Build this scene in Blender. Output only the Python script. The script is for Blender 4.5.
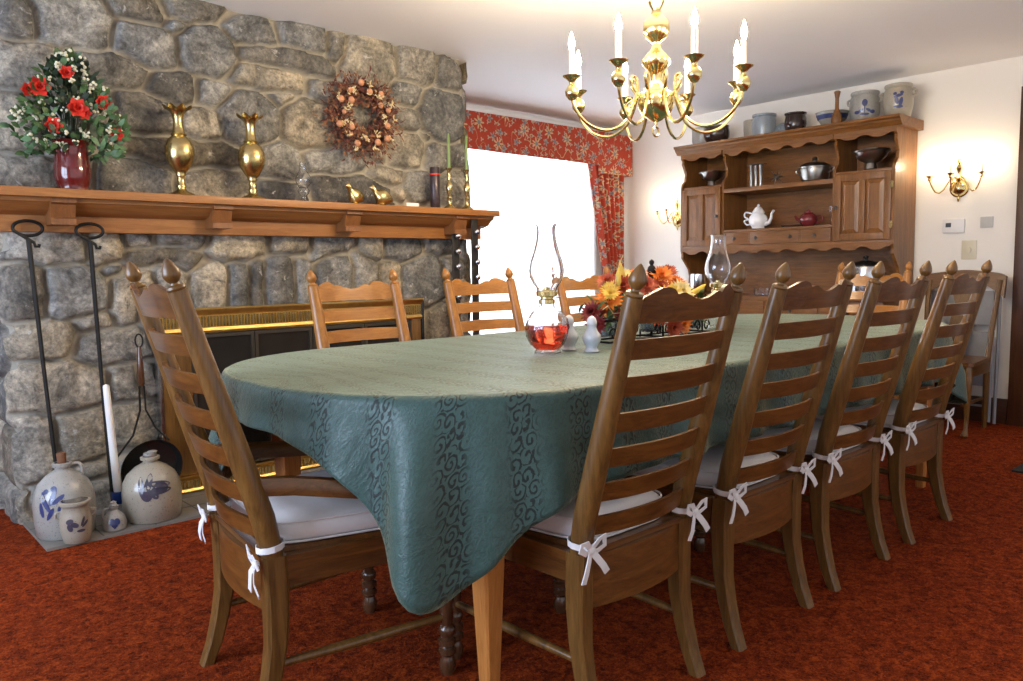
import bpy, bmesh, random
import numpy as np
from math import *
from mathutils import Vector, Matrix, noise

R = random.Random(7)
V = Vector
C = bpy.context.scene.collection
for o in list(bpy.data.objects): bpy.data.objects.remove(o)

# ------------------------------------------------------------------ camera
F, CX, CY, CH = 780., 511.5, 340.5, 1.05
AZ, PI_, RO = radians(47.8), radians(5.3), radians(-.85)
fw = V((cos(AZ)*cos(PI_), sin(AZ)*cos(PI_), -sin(PI_)))
r0 = V((sin(AZ), -cos(AZ), 0.)); u0 = r0.cross(fw)
rt = r0*cos(RO)+u0*sin(RO); up = -r0*sin(RO)+u0*cos(RO)
cam = bpy.data.objects.new('camera', bpy.data.cameras.new('camera')); C.objects.link(cam)
m = Matrix((rt, up, -fw)).transposed().to_4x4(); m.translation = V((0, 0, CH)); cam.matrix_world = m
cam.data.sensor_width = 36; cam.data.lens = F/1023*36; cam.data.clip_start = .05
bpy.context.scene.camera = cam

def at_y(x, y, Y):            # where the line of sight through a photo point meets the plane Y
    d = fw+rt*(x-CX)/F-up*(y-CY)/F
    return V((0, 0, CH))+d*(Y/d.y)

# ------------------------------------------------------------------ materials
def newmat(name):
    m = bpy.data.materials.new(name); m.use_nodes = True
    nt = m.node_tree; b = nt.nodes['Principled BSDF']
    return m, nt, b
def N(nt, typ, **k):
    n = nt.nodes.new(typ)
    for a, v in k.items():
        if hasattr(n, a) and a not in ('inputs',): setattr(n, a, v)
    return n
def L(nt, a, b): nt.links.new(a, b)
def math_(nt, op, a, b=None, c=None, clamp=False):
    n = nt.nodes.new('ShaderNodeMath'); n.operation = op; n.use_clamp = clamp
    for i, v in enumerate((a, b, c)):
        if v is None: continue
        if isinstance(v, (int, float)): n.inputs[i].default_value = v
        else: L(nt, v, n.inputs[i])
    return n.outputs[0]
def mixc(nt, fac, a, b, blend='MIX'):
    n = nt.nodes.new('ShaderNodeMix'); n.data_type = 'RGBA'; n.blend_type = blend
    for i, v in ((0, fac), (6, a), (7, b)):
        if isinstance(v, (int, float)): n.inputs[i].default_value = v
        elif isinstance(v, tuple): n.inputs[i].default_value = (*v[:3], 1)
        else: L(nt, v, n.inputs[i])
    return n.outputs[2]
def ramp(nt, fac, stops):
    n = nt.nodes.new('ShaderNodeValToRGB'); e = n.color_ramp.elements
    while len(e) < len(stops): e.new(.5)
    for i, (p, c) in enumerate(stops):
        e[i].position = p; e[i].color = (*c, 1) if len(c) == 3 else c
    L(nt, fac, n.inputs[0]); return n.outputs[0]
def coords(nt, kind='Object', scale=(1, 1, 1), rot=(0, 0, 0), loc=(0, 0, 0)):
    t = nt.nodes.new('ShaderNodeTexCoord'); mp = nt.nodes.new('ShaderNodeMapping')
    mp.inputs['Scale'].default_value = scale; mp.inputs['Rotation'].default_value = rot; mp.inputs['Location'].default_value = loc
    L(nt, t.outputs[kind], mp.inputs[0]); return mp.outputs[0]
def noise_(nt, vec, scale, detail=4, rough=.5, dist=0):
    n = nt.nodes.new('ShaderNodeTexNoise'); L(nt, vec, n.inputs['Vector'])
    n.inputs['Scale'].default_value = scale; n.inputs['Detail'].default_value = detail
    n.inputs['Roughness'].default_value = rough; n.inputs['Distortion'].default_value = dist
    return n.outputs[0]
def bump(nt, b, h, strength=.3, dist=.01):
    n = nt.nodes.new('ShaderNodeBump'); n.inputs['Strength'].default_value = strength; n.inputs['Distance'].default_value = dist
    L(nt, h, n.inputs['Height']); L(nt, n.outputs[0], b.inputs['Normal'])
def plain(name, col, rough=.5, metal=0, nz=.12, ns=20, coat=0, bmp=0, **kw):
    m, nt, b = newmat(name)
    v = coords(nt); f = noise_(nt, v, ns)
    c = mixc(nt, f, tuple(x*(1-nz) for x in col), tuple(min(1, x*(1+nz)) for x in col))
    L(nt, c, b.inputs['Base Color']); b.inputs['Roughness'].default_value = rough; b.inputs['Metallic'].default_value = metal
    b.inputs['Coat Weight'].default_value = coat
    for k, x in kw.items(): b.inputs[k.replace('_', ' ')].default_value = x
    if bmp: bump(nt, b, noise_(nt, v, ns*3), bmp, .004)
    return m
def wood(name, dark, light, axis='z', rough=.32, sc=1., coat=.25):
    m, nt, b = newmat(name)
    s = {'x': (2.2, 26, 26), 'y': (26, 2.2, 26), 'z': (26, 26, 2.2)}[axis]
    v = coords(nt, scale=tuple(q*sc for q in s))
    n1 = noise_(nt, v, 1.3, 6, .68, 1.2)
    v2 = coords(nt, scale=tuple(q*sc*5 for q in s)); n2 = noise_(nt, v2, 1.5, 3, .6)
    f = math_(nt, 'ADD', math_(nt, 'MULTIPLY', n1, .75), math_(nt, 'MULTIPLY', n2, .3))
    c = ramp(nt, f, [(.32, dark), (.5, tuple((a+c_)/2 for a, c_ in zip(dark, light))), (.68, light)])
    L(nt, c, b.inputs['Base Color']); b.inputs['Roughness'].default_value = rough
    b.inputs['Coat Weight'].default_value = coat; b.inputs['Coat Roughness'].default_value = .15
    bump(nt, b, f, .08, .003)
    return m
M = {}
for ax in 'xyz':
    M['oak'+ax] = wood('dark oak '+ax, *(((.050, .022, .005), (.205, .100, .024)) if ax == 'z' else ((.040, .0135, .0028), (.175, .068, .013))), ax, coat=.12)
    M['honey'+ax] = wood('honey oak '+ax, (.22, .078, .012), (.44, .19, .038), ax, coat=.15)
    M['hutch'+ax] = wood('maple '+ax, (.080, .028, .0045), (.27, .108, .020), ax, rough=.42, coat=.1)
    M['mantel'+ax] = wood('mantel wood '+ax, (.22, .080, .016), (.40, .165, .042), ax, rough=.5, coat=.05)
    M['trim'+ax] = wood('dark trim '+ax, (.035, .012, .006), (.08, .03, .014), ax)
M['bracket'] = wood('darker bracket wood', (.12, .042, .010), (.26, .10, .028), 'z', rough=.5, coat=.05)
M['leg'] = wood('table leg wood', (.30, .10, .02), (.55, .23, .06), 'z', sc=1.3)
M['turned'] = wood('dark turned wood', (.045, .018, .009), (.11, .048, .022), 'z', rough=.2, coat=.5)
M['brass'] = plain('polished brass', (.82, .67, .32), .16, 1, .1, 12)
M['oldbrass'] = plain('aged brass', (.60, .46, .20), .25, 1, .35, 25, bmp=.15)
M['stampbrass'] = plain('fire screen brass', (.75, .50, .16), .28, 1, .25, 30)
M['iron'] = plain('black wrought iron', (.018, .017, .016), .5, .6, .4, 30, bmp=.3)
M['blackmetal'] = plain('black enamel', (.012, .012, .012), .25, .0, .2, 30, coat=.3)
M['pewter'] = plain('pewter', (.36, .35, .33), .3, 1, .25, 14)
M['darkpewter'] = plain('dark pewter', (.13, .125, .12), .3, 1, .3, 14)
M['steel'] = plain('steel', (.62, .64, .68), .22, 1, .08, 14)
M['white'] = plain('white china', (.82, .83, .85), .18, 0, .02, 10, coat=.5)
M['candle'] = plain('ivory candle sleeve', (.85, .82, .74), .5, 0, .03, 10)
M['wax'] = plain('white wax', (.82, .81, .78), .45, 0, .03, 10, Subsurface_Weight=.1)
M['greenwax'] = plain('green wax', (.18, .26, .08), .45, 0, .08, 10)
M['maroonglaze'] = plain('dark red glaze', (.11, .008, .008), .12, 0, .3, 20, coat=.6)
M['teapotred'] = plain('maroon glaze', (.16, .02, .025), .15, 0, .1, 20, coat=.6)
M['cork'] = plain('cork', (.16, .07, .03), .8, 0, .3, 60)
M['ivory'] = plain('ivory plastic', (.62, .57, .42), .4, 0, .02)
M['whiteplastic'] = plain('white plastic', (.75, .75, .74), .4, 0, .02)
M['greyplastic'] = plain('grey plate', (.45, .45, .44), .5, 0, .05)
M['screen'] = plain('dark display', (.03, .035, .04), .3)
M['greymetal'] = plain('grey painted steel', (.30, .31, .34), .45, .2, .05)
M['greyvinyl'] = plain('grey vinyl panel', (.27, .28, .30), .6, 0, .1, 60)
M['leather'] = plain('black leather', (.018, .014, .012), .5, 0, .3, 60, bmp=.3)
M['mat'] = plain('dark rubber mat', (.02, .02, .022), .8, 0, .3, 60)
M['stem'] = plain('dark stem', (.035, .05, .02), .7)
M['leaf'] = plain('leaf green', (.05, .11, .03), .5, 0, .5, 30)
M['leafpale'] = plain('pale leaf', (.10, .20, .09), .5, 0, .5, 30)
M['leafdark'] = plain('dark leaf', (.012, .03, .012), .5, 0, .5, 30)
M['red'] = plain('red petals', (.62, .03, .015), .6, 0, .4, 40)
M['berrywhite'] = plain('cream berries', (.75, .72, .52), .5, 0, .1)
M['orange'] = plain('orange petals', (.85, .22, .02), .6, 0, .35, 60)
M['rust'] = plain('rust petals', (.42, .065, .02), .6, 0, .45, 60)
M['yellow'] = plain('yellow petals', (.85, .58, .10), .6, 0, .2, 60)
M['cream'] = plain('cream petals', (.82, .70, .35), .6, 0, .1, 60)
M['maroonpetal'] = plain('maroon petals', (.20, .012, .01), .6, 0, .4, 60)
M['vine'] = plain('dried vine', (.09, .035, .02), .9, 0, .5, 60)
M['drymaroon'] = plain('dried maroon leaves', (.11, .030, .020), .9, 0, .5, 60)
M['dryrust'] = plain('dried rust leaves', (.23, .10, .045), .9, 0, .5, 60)
M['peach'] = plain('peach berries', (.52, .24, .12), .6, 0, .2, 60)
M['drycream'] = plain('dried cream blossom', (.62, .50, .28), .8, 0, .2, 60)
M['slate'] = plain('hearth tile', (.21, .195, .17), .5, 0, .3, 8, bmp=.1)
M['soot'] = plain('sooty brick', (.012, .011, .010), .9, 0, .5, 10)
M['skin'] = M['wax']

def glass(name, col=(1, 1, 1), rough=0, ior=1.3):
    m, nt, b = newmat(name)
    b.inputs['Base Color'].default_value = (*col, 1); b.inputs['Transmission Weight'].default_value = 1
    b.inputs['Roughness'].default_value = rough; b.inputs['IOR'].default_value = ior
    return m
M['glass'] = glass('clear glass', (.95, .97, 1), 0, 1.48)
M['redoil'] = glass('red lamp oil', (.95, .10, .03), 0, 1.33)
def darkglass():
    m, nt, b = newmat('smoked door glass')
    v = coords(nt); c = mixc(nt, noise_(nt, v, 6), (.012, .011, .010), (.035, .03, .026))
    L(nt, c, b.inputs['Base Color']); b.inputs['Roughness'].default_value = .12
    return m
M['darkglass'] = darkglass()
def stoneware(name, base=(.34, .33, .30)):
    m, nt, b = newmat(name); v = coords(nt)
    c = mixc(nt, noise_(nt, v, 9, 6, .6), tuple(x*.72 for x in base), tuple(x*1.2 for x in base))
    c = mixc(nt, math_(nt, 'GREATER_THAN', noise_(nt, v, 160, 2), .66), c, tuple(x*.45 for x in base))
    L(nt, c, b.inputs['Base Color']); b.inputs['Roughness'].default_value = .28; b.inputs['Coat Weight'].default_value = .4
    return m
M['stoneware'] = stoneware('salt glazed stoneware')
M['stoneware2'] = stoneware('tan stoneware', (.36, .32, .25))
M['stoneblue'] = stoneware('blue grey stoneware', (.26, .30, .33))
M['cobalt'] = plain('cobalt decoration', (.035, .05, .16), .3, 0, .5, 60, coat=.4)
M['darkcobalt'] = plain('dark brushed decoration', (.05, .045, .07), .3, 0, .5, 60, coat=.4)
M['blueband'] = plain('blue glaze', (.02, .05, .22), .25, 0, .1)
M['bluewhite'] = plain('spotted china', (.62, .66, .70), .2, 0, .12, 120, coat=.4)
M['brownglaze'] = plain('dark brown glaze', (.035, .02, .015), .15, 0, .4, 20, coat=.5)

def bulbmat(name, col, s):
    m, nt, b = newmat(name); b.inputs['Base Color'].default_value = (1, .9, .7, 1)
    b.inputs['Emission Color'].default_value = (*col, 1); b.inputs['Emission Strength'].default_value = s
    return m
M['bulb'] = bulbmat('lit bulb', (1, .79, .52), 860)
M['bulb2'] = bulbmat('lit sconce bulb', (1, .78, .48), 230)

def wallmat(name, col):
    m, nt, b = newmat(name); v = coords(nt)
    L(nt, mixc(nt, noise_(nt, v, 2.5, 5), tuple(x*.97 for x in col), col), b.inputs['Base Color'])
    b.inputs['Roughness'].default_value = .85; bump(nt, b, noise_(nt, v, 180, 3), .08, .002); return m
M['wall'] = wallmat('cream painted plaster', (.85, .82, .77))
M['ceiling'] = wallmat('white painted ceiling', (.88, .87, .88))
M['whitetrim'] = wallmat('white trim paint', (.78, .77, .74))

def carpet():
    m, nt, b = newmat('orange shag carpet'); v = coords(nt)
    big = noise_(nt, v, 2.2, 4, .6); sm = noise_(nt, v, 90, 4, .7, 1.5); mid = noise_(nt, coords(nt, scale=(1, 1, 1)), 28, 4, .6, 1)
    f = math_(nt, 'ADD', math_(nt, 'MULTIPLY', sm, .6), math_(nt, 'MULTIPLY', mid, .4))
    c = ramp(nt, f, [(.39, (.045, .005, .001)), (.5, (.26, .034, .0045)), (.61, (.54, .090, .012))])
    c = mixc(nt, math_(nt, 'MULTIPLY', big, .35), c, (.26, .032, .005))
    L(nt, c, b.inputs['Base Color']); b.inputs['Roughness'].default_value = .95
    b.inputs['Specular IOR Level'].default_value = .1
    bump(nt, b, f, .9, .03); return m
M['carpet'] = carpet()

def stonemat():
    m, nt, b = newmat('fieldstone and mortar')
    a = nt.nodes.new('ShaderNodeAttribute'); a.attribute_name = 'stone_data'
    sp = nt.nodes.new('ShaderNodeSeparateColor'); L(nt, a.outputs['Color'], sp.inputs[0])
    tone, mask, warm = sp.outputs[0], sp.outputs[1], sp.outputs[2]
    v = coords(nt)
    n1 = noise_(nt, v, 7, 8, .72, .6); n2 = noise_(nt, v, 55, 5, .7); n3 = noise_(nt, v, 17, 6, .65, 1.2)
    c = mixc(nt, warm, (.235, .235, .225), (.335, .285, .205))
    c = mixc(nt, 1.0, c, ramp(nt, n1, [(.32, (.20, .20, .20)), (.5, (.85, .85, .85)), (.68, (1.8, 1.75, 1.68))]), 'MULTIPLY')
    c = mixc(nt, 1.0, c, ramp(nt, n2, [(.3, (.45, .45, .45)), (.7, (1.45, 1.45, 1.45))]), 'MULTIPLY')
    c = mixc(nt, 1.0, c, ramp(nt, tone, [(0, (.34, .34, .35)), (1, (1.55, 1.54, 1.5))]), 'MULTIPLY')
    c = mixc(nt, ramp(nt, n3, [(.60, (0, 0, 0)), (.72, (.75, .75, .75))]), c, (.018, .018, .018))
    c = mixc(nt, ramp(nt, noise_(nt, v, 23, 6, .7, .4), [(.60, (0, 0, 0)), (.70, (.7, .7, .7))]), c, (.60, .58, .54))
    mo = mixc(nt, n2, (.30, .27, .215), (.48, .44, .37))
    c = mixc(nt, mask, mo, c)
    L(nt, c, b.inputs['Base Color']); b.inputs['Roughness'].default_value = .72
    bump(nt, b, math_(nt, 'ADD', n1, math_(nt, 'MULTIPLY', n2, .5)), .55, .02); return m
M['stone'] = stonemat()

def clothmat():
    m, nt, b = newmat('green damask')
    uv = nt.nodes.new('ShaderNodeUVMap'); uv.uv_map = 'uv'
    sx = nt.nodes.new('ShaderNodeSeparateXYZ'); L(nt, uv.outputs[0], sx.inputs[0])
    x, y = sx.outputs[0], sx.outputs[1]
    # scroll bands run across the cloth, one every 17 cm
    band = math_(nt, 'ABSOLUTE', math_(nt, 'SUBTRACT', math_(nt, 'FRACT', math_(nt, 'DIVIDE', x, .155)), .5))
    band = ramp(nt, band, [(.15, (1, 1, 1)), (.26, (0, 0, 0))])
    mp = nt.nodes.new('ShaderNodeMapping'); L(nt, uv.outputs[0], mp.inputs[0]); mp.inputs['Scale'].default_value = (1, .8, 1)
    vo = nt.nodes.new('ShaderNodeTexVoronoi'); vo.inputs['Scale'].default_value = 36; L(nt, mp.outputs[0], vo.inputs['Vector'])
    vo.inputs['Randomness'].default_value = .55
    sub = nt.nodes.new('ShaderNodeVectorMath'); sub.operation = 'SUBTRACT'; L(nt, mp.outputs[0], sub.inputs[0]); L(nt, vo.outputs['Position'], sub.inputs[1])
    s2 = nt.nodes.new('ShaderNodeSeparateXYZ'); L(nt, sub.outputs[0], s2.inputs[0])
    ang = math_(nt, 'ARCTAN2', s2.outputs[1], s2.outputs[0])
    nn = noise_(nt, uv.outputs[0], 34, 4, .65)
    spiral = math_(nt, 'SINE', math_(nt, 'ADD', math_(nt, 'ADD', math_(nt, 'MULTIPLY', vo.outputs['Distance'], 17.), math_(nt, 'MULTIPLY', ang, 1.)), math_(nt, 'MULTIPLY', nn, 9)))
    scroll = ramp(nt, spiral, [(.15, (0, 0, 0)), (.55, (1, 1, 1))])
    mask = math_(nt, 'MULTIPLY', band, scroll)
    small = ramp(nt, noise_(nt, uv.outputs[0], 60, 2, .6, 2.5), [(.48, (0, 0, 0)), (.55, (1, 1, 1))])
    mask2 = math_(nt, 'MULTIPLY', math_(nt, 'SUBTRACT', 1., band), math_(nt, 'MULTIPLY', small, .22))
    tot = math_(nt, 'ADD', mask, mask2, clamp=True)
    c = mixc(nt, tot, (.033, .084, .075), (.005, .014, .014))
    L(nt, c, b.inputs['Base Color'])
    L(nt, ramp(nt, tot, [(0, (.42, .42, .42)), (1, (.62, .62, .62))]), b.inputs['Roughness'])
    b.inputs['Sheen Weight'].default_value = .45; b.inputs['Sheen Tint'].default_value = (.95, .95, .6, 1); b.inputs['Sheen Roughness'].default_value = .4  # yellow sheen tint puts the warm chandelier light into the cloth colour
    h = math_(nt, 'ADD', tot, math_(nt, 'MULTIPLY', noise_(nt, uv.outputs[0], 18, 6, .65, .5), 2.2))
    bump(nt, b, h, .35, .006); return m
M['cloth'] = clothmat()

def floralmat():
    m, nt, b = newmat('orange red floral fabric')
    uv = nt.nodes.new('ShaderNodeUVMap'); uv.uv_map = 'uv'
    def flowers(sc, R0, k, off, th):
        mp = nt.nodes.new('ShaderNodeMapping'); L(nt, uv.outputs[0], mp.inputs[0]); mp.inputs['Location'].default_value = (off, off*.7, 0)
        vo = nt.nodes.new('ShaderNodeTexVoronoi'); vo.inputs['Scale'].default_value = sc; L(nt, mp.outputs[0], vo.inputs['Vector']); vo.voronoi_dimensions = '2D'
        vo.inputs['Randomness'].default_value = .75
        sub = nt.nodes.new('ShaderNodeVectorMath'); sub.operation = 'SUBTRACT'; L(nt, mp.outputs[0], sub.inputs[0]); L(nt, vo.outputs['Position'], sub.inputs[1])
        s2 = nt.nodes.new('ShaderNodeSeparateXYZ'); L(nt, sub.outputs[0], s2.inputs[0])
        ang = math_(nt, 'ARCTAN2', s2.outputs[1], s2.outputs[0])
        ln = nt.nodes.new('ShaderNodeVectorMath'); ln.operation = 'LENGTH'; L(nt, sub.outputs[0], ln.inputs[0])
        lim = math_(nt, 'MULTIPLY', math_(nt, 'ADD', .62, math_(nt, 'MULTIPLY', math_(nt, 'COSINE', math_(nt, 'MULTIPLY', ang, k)), .38)), R0)
        return math_(nt, 'LESS_THAN', ln.outputs['Value'], lim), math_(nt, 'LESS_THAN', ln.outputs['Value'], R0*.3)
    base = mixc(nt, noise_(nt, uv.outputs[0], 40, 3), (.36, .036, .016), (.48, .055, .022))
    vn = noise_(nt, uv.outputs[0], 5.5, 1.5, .5, .6)
    vine = math_(nt, 'LESS_THAN', math_(nt, 'ABSOLUTE', math_(nt, 'SUBTRACT', vn, .5)), .006)
    c = mixc(nt, vine, base, (.50, .36, .20))
    f3, _ = flowers(14, .018, 3, .31, 0); c = mixc(nt, f3, c, (.42, .38, .30))
    f2, g2 = flowers(8, .034, 5, .13, 0); c = mixc(nt, f2, c, (.30, .28, .27)); c = mixc(nt, g2, c, (.16, .19, .24))
    f1, g1 = flowers(5, .052, 7, 0, 0); c = mixc(nt, f1, c, (.58, .42, .25)); c = mixc(nt, g1, c, (.22, .23, .27))
    L(nt, c, b.inputs['Base Color']); b.inputs['Roughness'].default_value = .8; return m
M['floral'] = floralmat()

def sheermat():
    m = bpy.data.materials.new('white sheer'); m.use_nodes = True; nt = m.node_tree; nt.nodes.clear()
    o = nt.nodes.new('ShaderNodeOutputMaterial'); d = nt.nodes.new('ShaderNodeBsdfDiffuse'); t = nt.nodes.new('ShaderNodeBsdfTranslucent'); tr = nt.nodes.new('ShaderNodeBsdfTransparent')
    v = coords(nt, scale=(1, 1, 1)); c = mixc(nt, noise_(nt, v, 30), (.88, .90, .93), (.95, .96, .97))
    L(nt, c, d.inputs[0]); L(nt, c, t.inputs[0])
    a = nt.nodes.new('ShaderNodeMixShader'); a.inputs[0].default_value = .7; L(nt, d.outputs[0], a.inputs[1]); L(nt, t.outputs[0], a.inputs[2])
    b = nt.nodes.new('ShaderNodeMixShader'); b.inputs[0].default_value = .05; L(nt, a.outputs[0], b.inputs[1]); L(nt, tr.outputs[0], b.inputs[2])
    L(nt, b.outputs[0], o.inputs[0]); return m
M['sheer'] = sheermat()
M['cushion'] = plain('white cotton', (.72, .70, .70), .9, 0, .04, 60, bmp=.15)
M['rush'] = plain('woven rush', (.16, .13, .09), .9, 0, .5, 120, bmp=.6)

# ------------------------------------------------------------------ mesh helpers
class G:
    def __init__(s): s.bm = bmesh.new(); s.uv = {}
    def box(s, x0, x1, y0, y1, z0, z1, bev=0, mat=None):
        vs = [s.bm.verts.new(V((x, y, z)) if mat is None else mat @ V((x, y, z))) for x in (x0, x1) for y in (y0, y1) for z in (z0, z1)]
        fs = [s.bm.faces.new([vs[i] for i in q]) for q in ((0, 1, 3, 2), (4, 6, 7, 5), (0, 4, 5, 1), (2, 3, 7, 6), (0, 2, 6, 4), (1, 5, 7, 3))]
        if bev:
            es = list({e for f in fs for e in f.edges})
            bmesh.ops.bevel(s.bm, geom=es, offset=bev, segments=2, affect='EDGES', profile=.6)
        return s
    def rings(s, rings, closed=True, cap=True):
        """skin a list of vertex rings"""
        rs = [[s.bm.verts.new(p) for p in r] for r in rings]; n = len(rs[0])
        for a, b in zip(rs[:-1], rs[1:]):
            for i in range(n if closed else n-1):
                j = (i+1) % n
                s.bm.faces.new((a[i], a[j], b[j], b[i]))
        if cap and closed:
            s.bm.faces.new(rs[0][::-1]); s.bm.faces.new(rs[-1])
        return s
    def tube(s, pts, r, seg=10, ell=None):
        pts = [V(p) for p in pts]; n = len(pts)
        rad = r if isinstance(r, (list, tuple)) else [r]*n
        out = []; prev = None
        for i, p in enumerate(pts):
            t = (pts[min(i+1, n-1)]-pts[max(i-1, 0)]).normalized()
            if prev is None:
                a = V((0, 0, 1)) if abs(t.z) < .9 else V((1, 0, 0))
                u = t.cross(a).normalized()
            else: u = (prev-t*prev.dot(t)).normalized()
            prev = u; w = t.cross(u)
            e = ell or (1, 1)
            out.append([p+(u*cos(2*pi*k/seg)*e[0]+w*sin(2*pi*k/seg)*e[1])*rad[i] for k in range(seg)])
        return s.rings(out)
    def lathe(s, prof, loc=(0, 0, 0), seg=24, mat=None, wob=None):
        out = []
        for r, z in prof:
            ring = []
            for k in range(seg):
                a = 2*pi*k/seg; rr = max(r, .0003)*(1+(wob(a, z) if wob else 0))
                p = V((rr*cos(a), rr*sin(a), z))
                ring.append((mat @ p if mat else p)+V(loc))
            out.append(ring)
        return s.rings(out)
    def ball(s, loc, r, sc=(1, 1, 1), u=10, v=7, mat=None):
        prof = [(r*sin(pi*i/v), -r*cos(pi*i/v)) for i in range(v+1)]
        mm = (mat or Matrix()) @ Matrix.Diagonal((*sc, 1)).to_4x4()
        return s.lathe(prof, loc, u, mm)
    def prism(s, poly, f0, f1):
        """poly: list of 2d points; f0/f1 map (a,b)->3d for the two faces"""
        A = [s.bm.verts.new(f0(*p)) for p in poly]; B = [s.bm.verts.new(f1(*p)) for p in poly]
        s.bm.faces.new(A); s.bm.faces.new(B[::-1]); n = len(poly)
        for i in range(n): s.bm.faces.new((A[i], B[i], B[(i+1) % n], A[(i+1) % n]))
        return s
    def leaf(s, p, d, upv, ln, w, bend=.2, n=3):
        p = V(p); d = V(d).normalized(); sd = d.cross(V(upv));
        if sd.length < .01: sd = d.cross(V((1, 0, .3)))
        sd.normalize(); nn = sd.cross(d)
        L_ = []; Rr = []
        for i in range(n+1):
            t = i/n; ww = w*.5*sin(pi*min(max(t, .04), .97))**.8
            c = p+d*ln*t-nn*bend*ln*t*t
            L_.append(s.bm.verts.new(c-sd*ww+nn*ww*.3)); Rr.append(s.bm.verts.new(c+sd*ww+nn*ww*.3))
        for i in range(n): s.bm.faces.new((L_[i], Rr[i], Rr[i+1], L_[i+1]))
        return s
    def build(s, name, mat, parent=None, world=False, smooth=True, ang=38, nofix=False):
        me = bpy.data.meshes.new(name)
        if not nofix: bmesh.ops.recalc_face_normals(s.bm, faces=s.bm.faces)
        if world and parent is not None:
            pp = parent; off = V((0, 0, 0))
            while pp is not None: off += V(pp.location); pp = pp.parent
            bmesh.ops.translate(s.bm, verts=s.bm.verts, vec=-off)
        s.bm.to_mesh(me); s.bm.free()
        me.materials.append(M[mat] if isinstance(mat, str) else mat)
        if smooth:
            me.polygons.foreach_set('use_smooth', [True]*len(me.polygons)); me.set_sharp_from_angle(angle=radians(ang))
        o = bpy.data.objects.new(name, me); C.objects.link(o)
        if parent is not None: o.parent = parent
        return o
def tag(o, label=None, cat=None, group=None, kind=None):
    for k, v in (('label', label), ('category', cat), ('group', group), ('kind', kind)):
        if v: o[k] = v
    return o
def root(name, label, cat, loc=(0, 0, 0), rz=0, group=None):
    o = bpy.data.objects.new(name, None); C.objects.link(o); o.location = loc; o.rotation_euler.z = rz; o.empty_display_size = .1
    return tag(o, label, cat, group)
def struct(name, g, mat, **k):
    return tag(g.build(name, mat, **k), kind='structure')
def dup(o, loc=None, rz=None, label=None, scale=None):
    def cp(a, par):
        c = a.copy(); C.objects.link(c)
        if par is not None: c.parent = par
        for ch in [q for q in allobj if q.parent == a]: cp(ch, c)
        return c
    allobj = list(bpy.data.objects); c = cp(o, None)
    if loc: c.location = loc
    if rz is not None: c.rotation_euler.z = rz
    if label: c['label'] = label
    if scale: c.scale = scale
    return c

# ------------------------------------------------------------------ room shell
XW, YW, ZC = 5.69, 4.79, 2.31          # hutch wall, window wall, ceiling
XL, YB = -1.9, -1.6
g = G(); 
gb = g.bm
struct('floor', G().box(XL-.1, XW+.1, YB, YW+.1, -.08, 0), 'carpet', smooth=False)
struct('ceiling', G().box(XL-.1, XW+.1, YB, YW+.1, ZC, ZC+.1), 'ceiling', smooth=False)
struct('wall_right', G().box(XW, XW+.1, YB, YW, 0, ZC), 'wall', smooth=False)
# window wall, one mesh around the opening
WX0, WX1, WZ0, WZ1 = 3.35, 5.28, .35, 2.12
g = G(); g.box(XL, WX0, YW, YW+.1, 0, ZC); g.box(WX1, XW, YW, YW+.1, 0, ZC); g.box(WX0, WX1, YW, YW+.1, 0, WZ0); g.box(WX0, WX1, YW, YW+.1, WZ1, ZC)
struct('wall_back', g, 'wall', smooth=False)
# left wall with its own window
g = G(); g.box(XL-.1, XL, YB, .9, 0, ZC); g.box(XL-.1, XL, 3.3, YW, 0, ZC); g.box(XL-.1, XL, .9, 3.3, 0, .5); g.box(XL-.1, XL, .9, 3.3, 2.1, ZC)
struct('wall_left', g, 'wall', smooth=False)
g = G()
for x in (WX0+.02, (WX0+WX1)/2, WX1-.02): g.box(x-.025, x+.025, YW+.02, YW+.07, WZ0, WZ1)
for z in (WZ0+.02, 1.2, WZ1-.02): g.box(WX0, WX1, YW+.022, YW+.068, z-.022, z+.022)
w1 = struct('window_1', g, 'whitetrim', smooth=False)
g = G(); g.box(WX0, WX1, YW+.044, YW+.048, WZ0, WZ1); g.build('pane', 'glass', w1)
g = G()
for y in (.92, 2.1, 3.28): g.box(XL-.07, XL-.02, y-.025, y+.025, .5, 2.1)
for z in (.52, 1.3, 2.08): g.box(XL-.068, XL-.022, .9, 3.3, z-.022, z+.022)
struct('window_2', g, 'whitetrim', smooth=False)
# crown strip along the window wall, baseboards, door casing
g = G(); g.prism([(0, 0), (-.045, 0), (-.04, -.012), (-.018, -.022), (-.006, -.045), (0, -.045)], lambda a, b: V((3.2, YW+a, ZC+b)), lambda a, b: V((XW, YW+a, ZC+b)))
struct('trim_1', g, 'whitetrim')
struct('baseboard_right', G().box(XW-.018, XW, 1.53, YW, 0, .165, .004), 'trimy')
struct('baseboard_back', G().box(XL, XW-.02, YW-.018, YW, 0, .165, .004), 'trimx')
g = G(); g.box(XW-.03, XW, 1.39, 1.525, 0, 2.12, .004); g.box(XW-.03, XW, .35, .485, 0, 2.12, .004); g.box(XW-.03, XW, .485, 1.39, 1.985, 2.12, .004)
struct('trim_2', g, 'trimz')
d1 = struct('door_1', G().box(XW-.018, XW-.001, .487, 1.388, .012, 1.983), 'trimz')
for z0, z1 in ((.15, .85), (1.0, 1.85)):
    for y0, y1 in ((.56, .9), (.98, 1.32)): G().box(XW-.028, XW-.016, y0, y1, z0, z1, .006).build('door_panel', 'trimz', d1)

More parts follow.
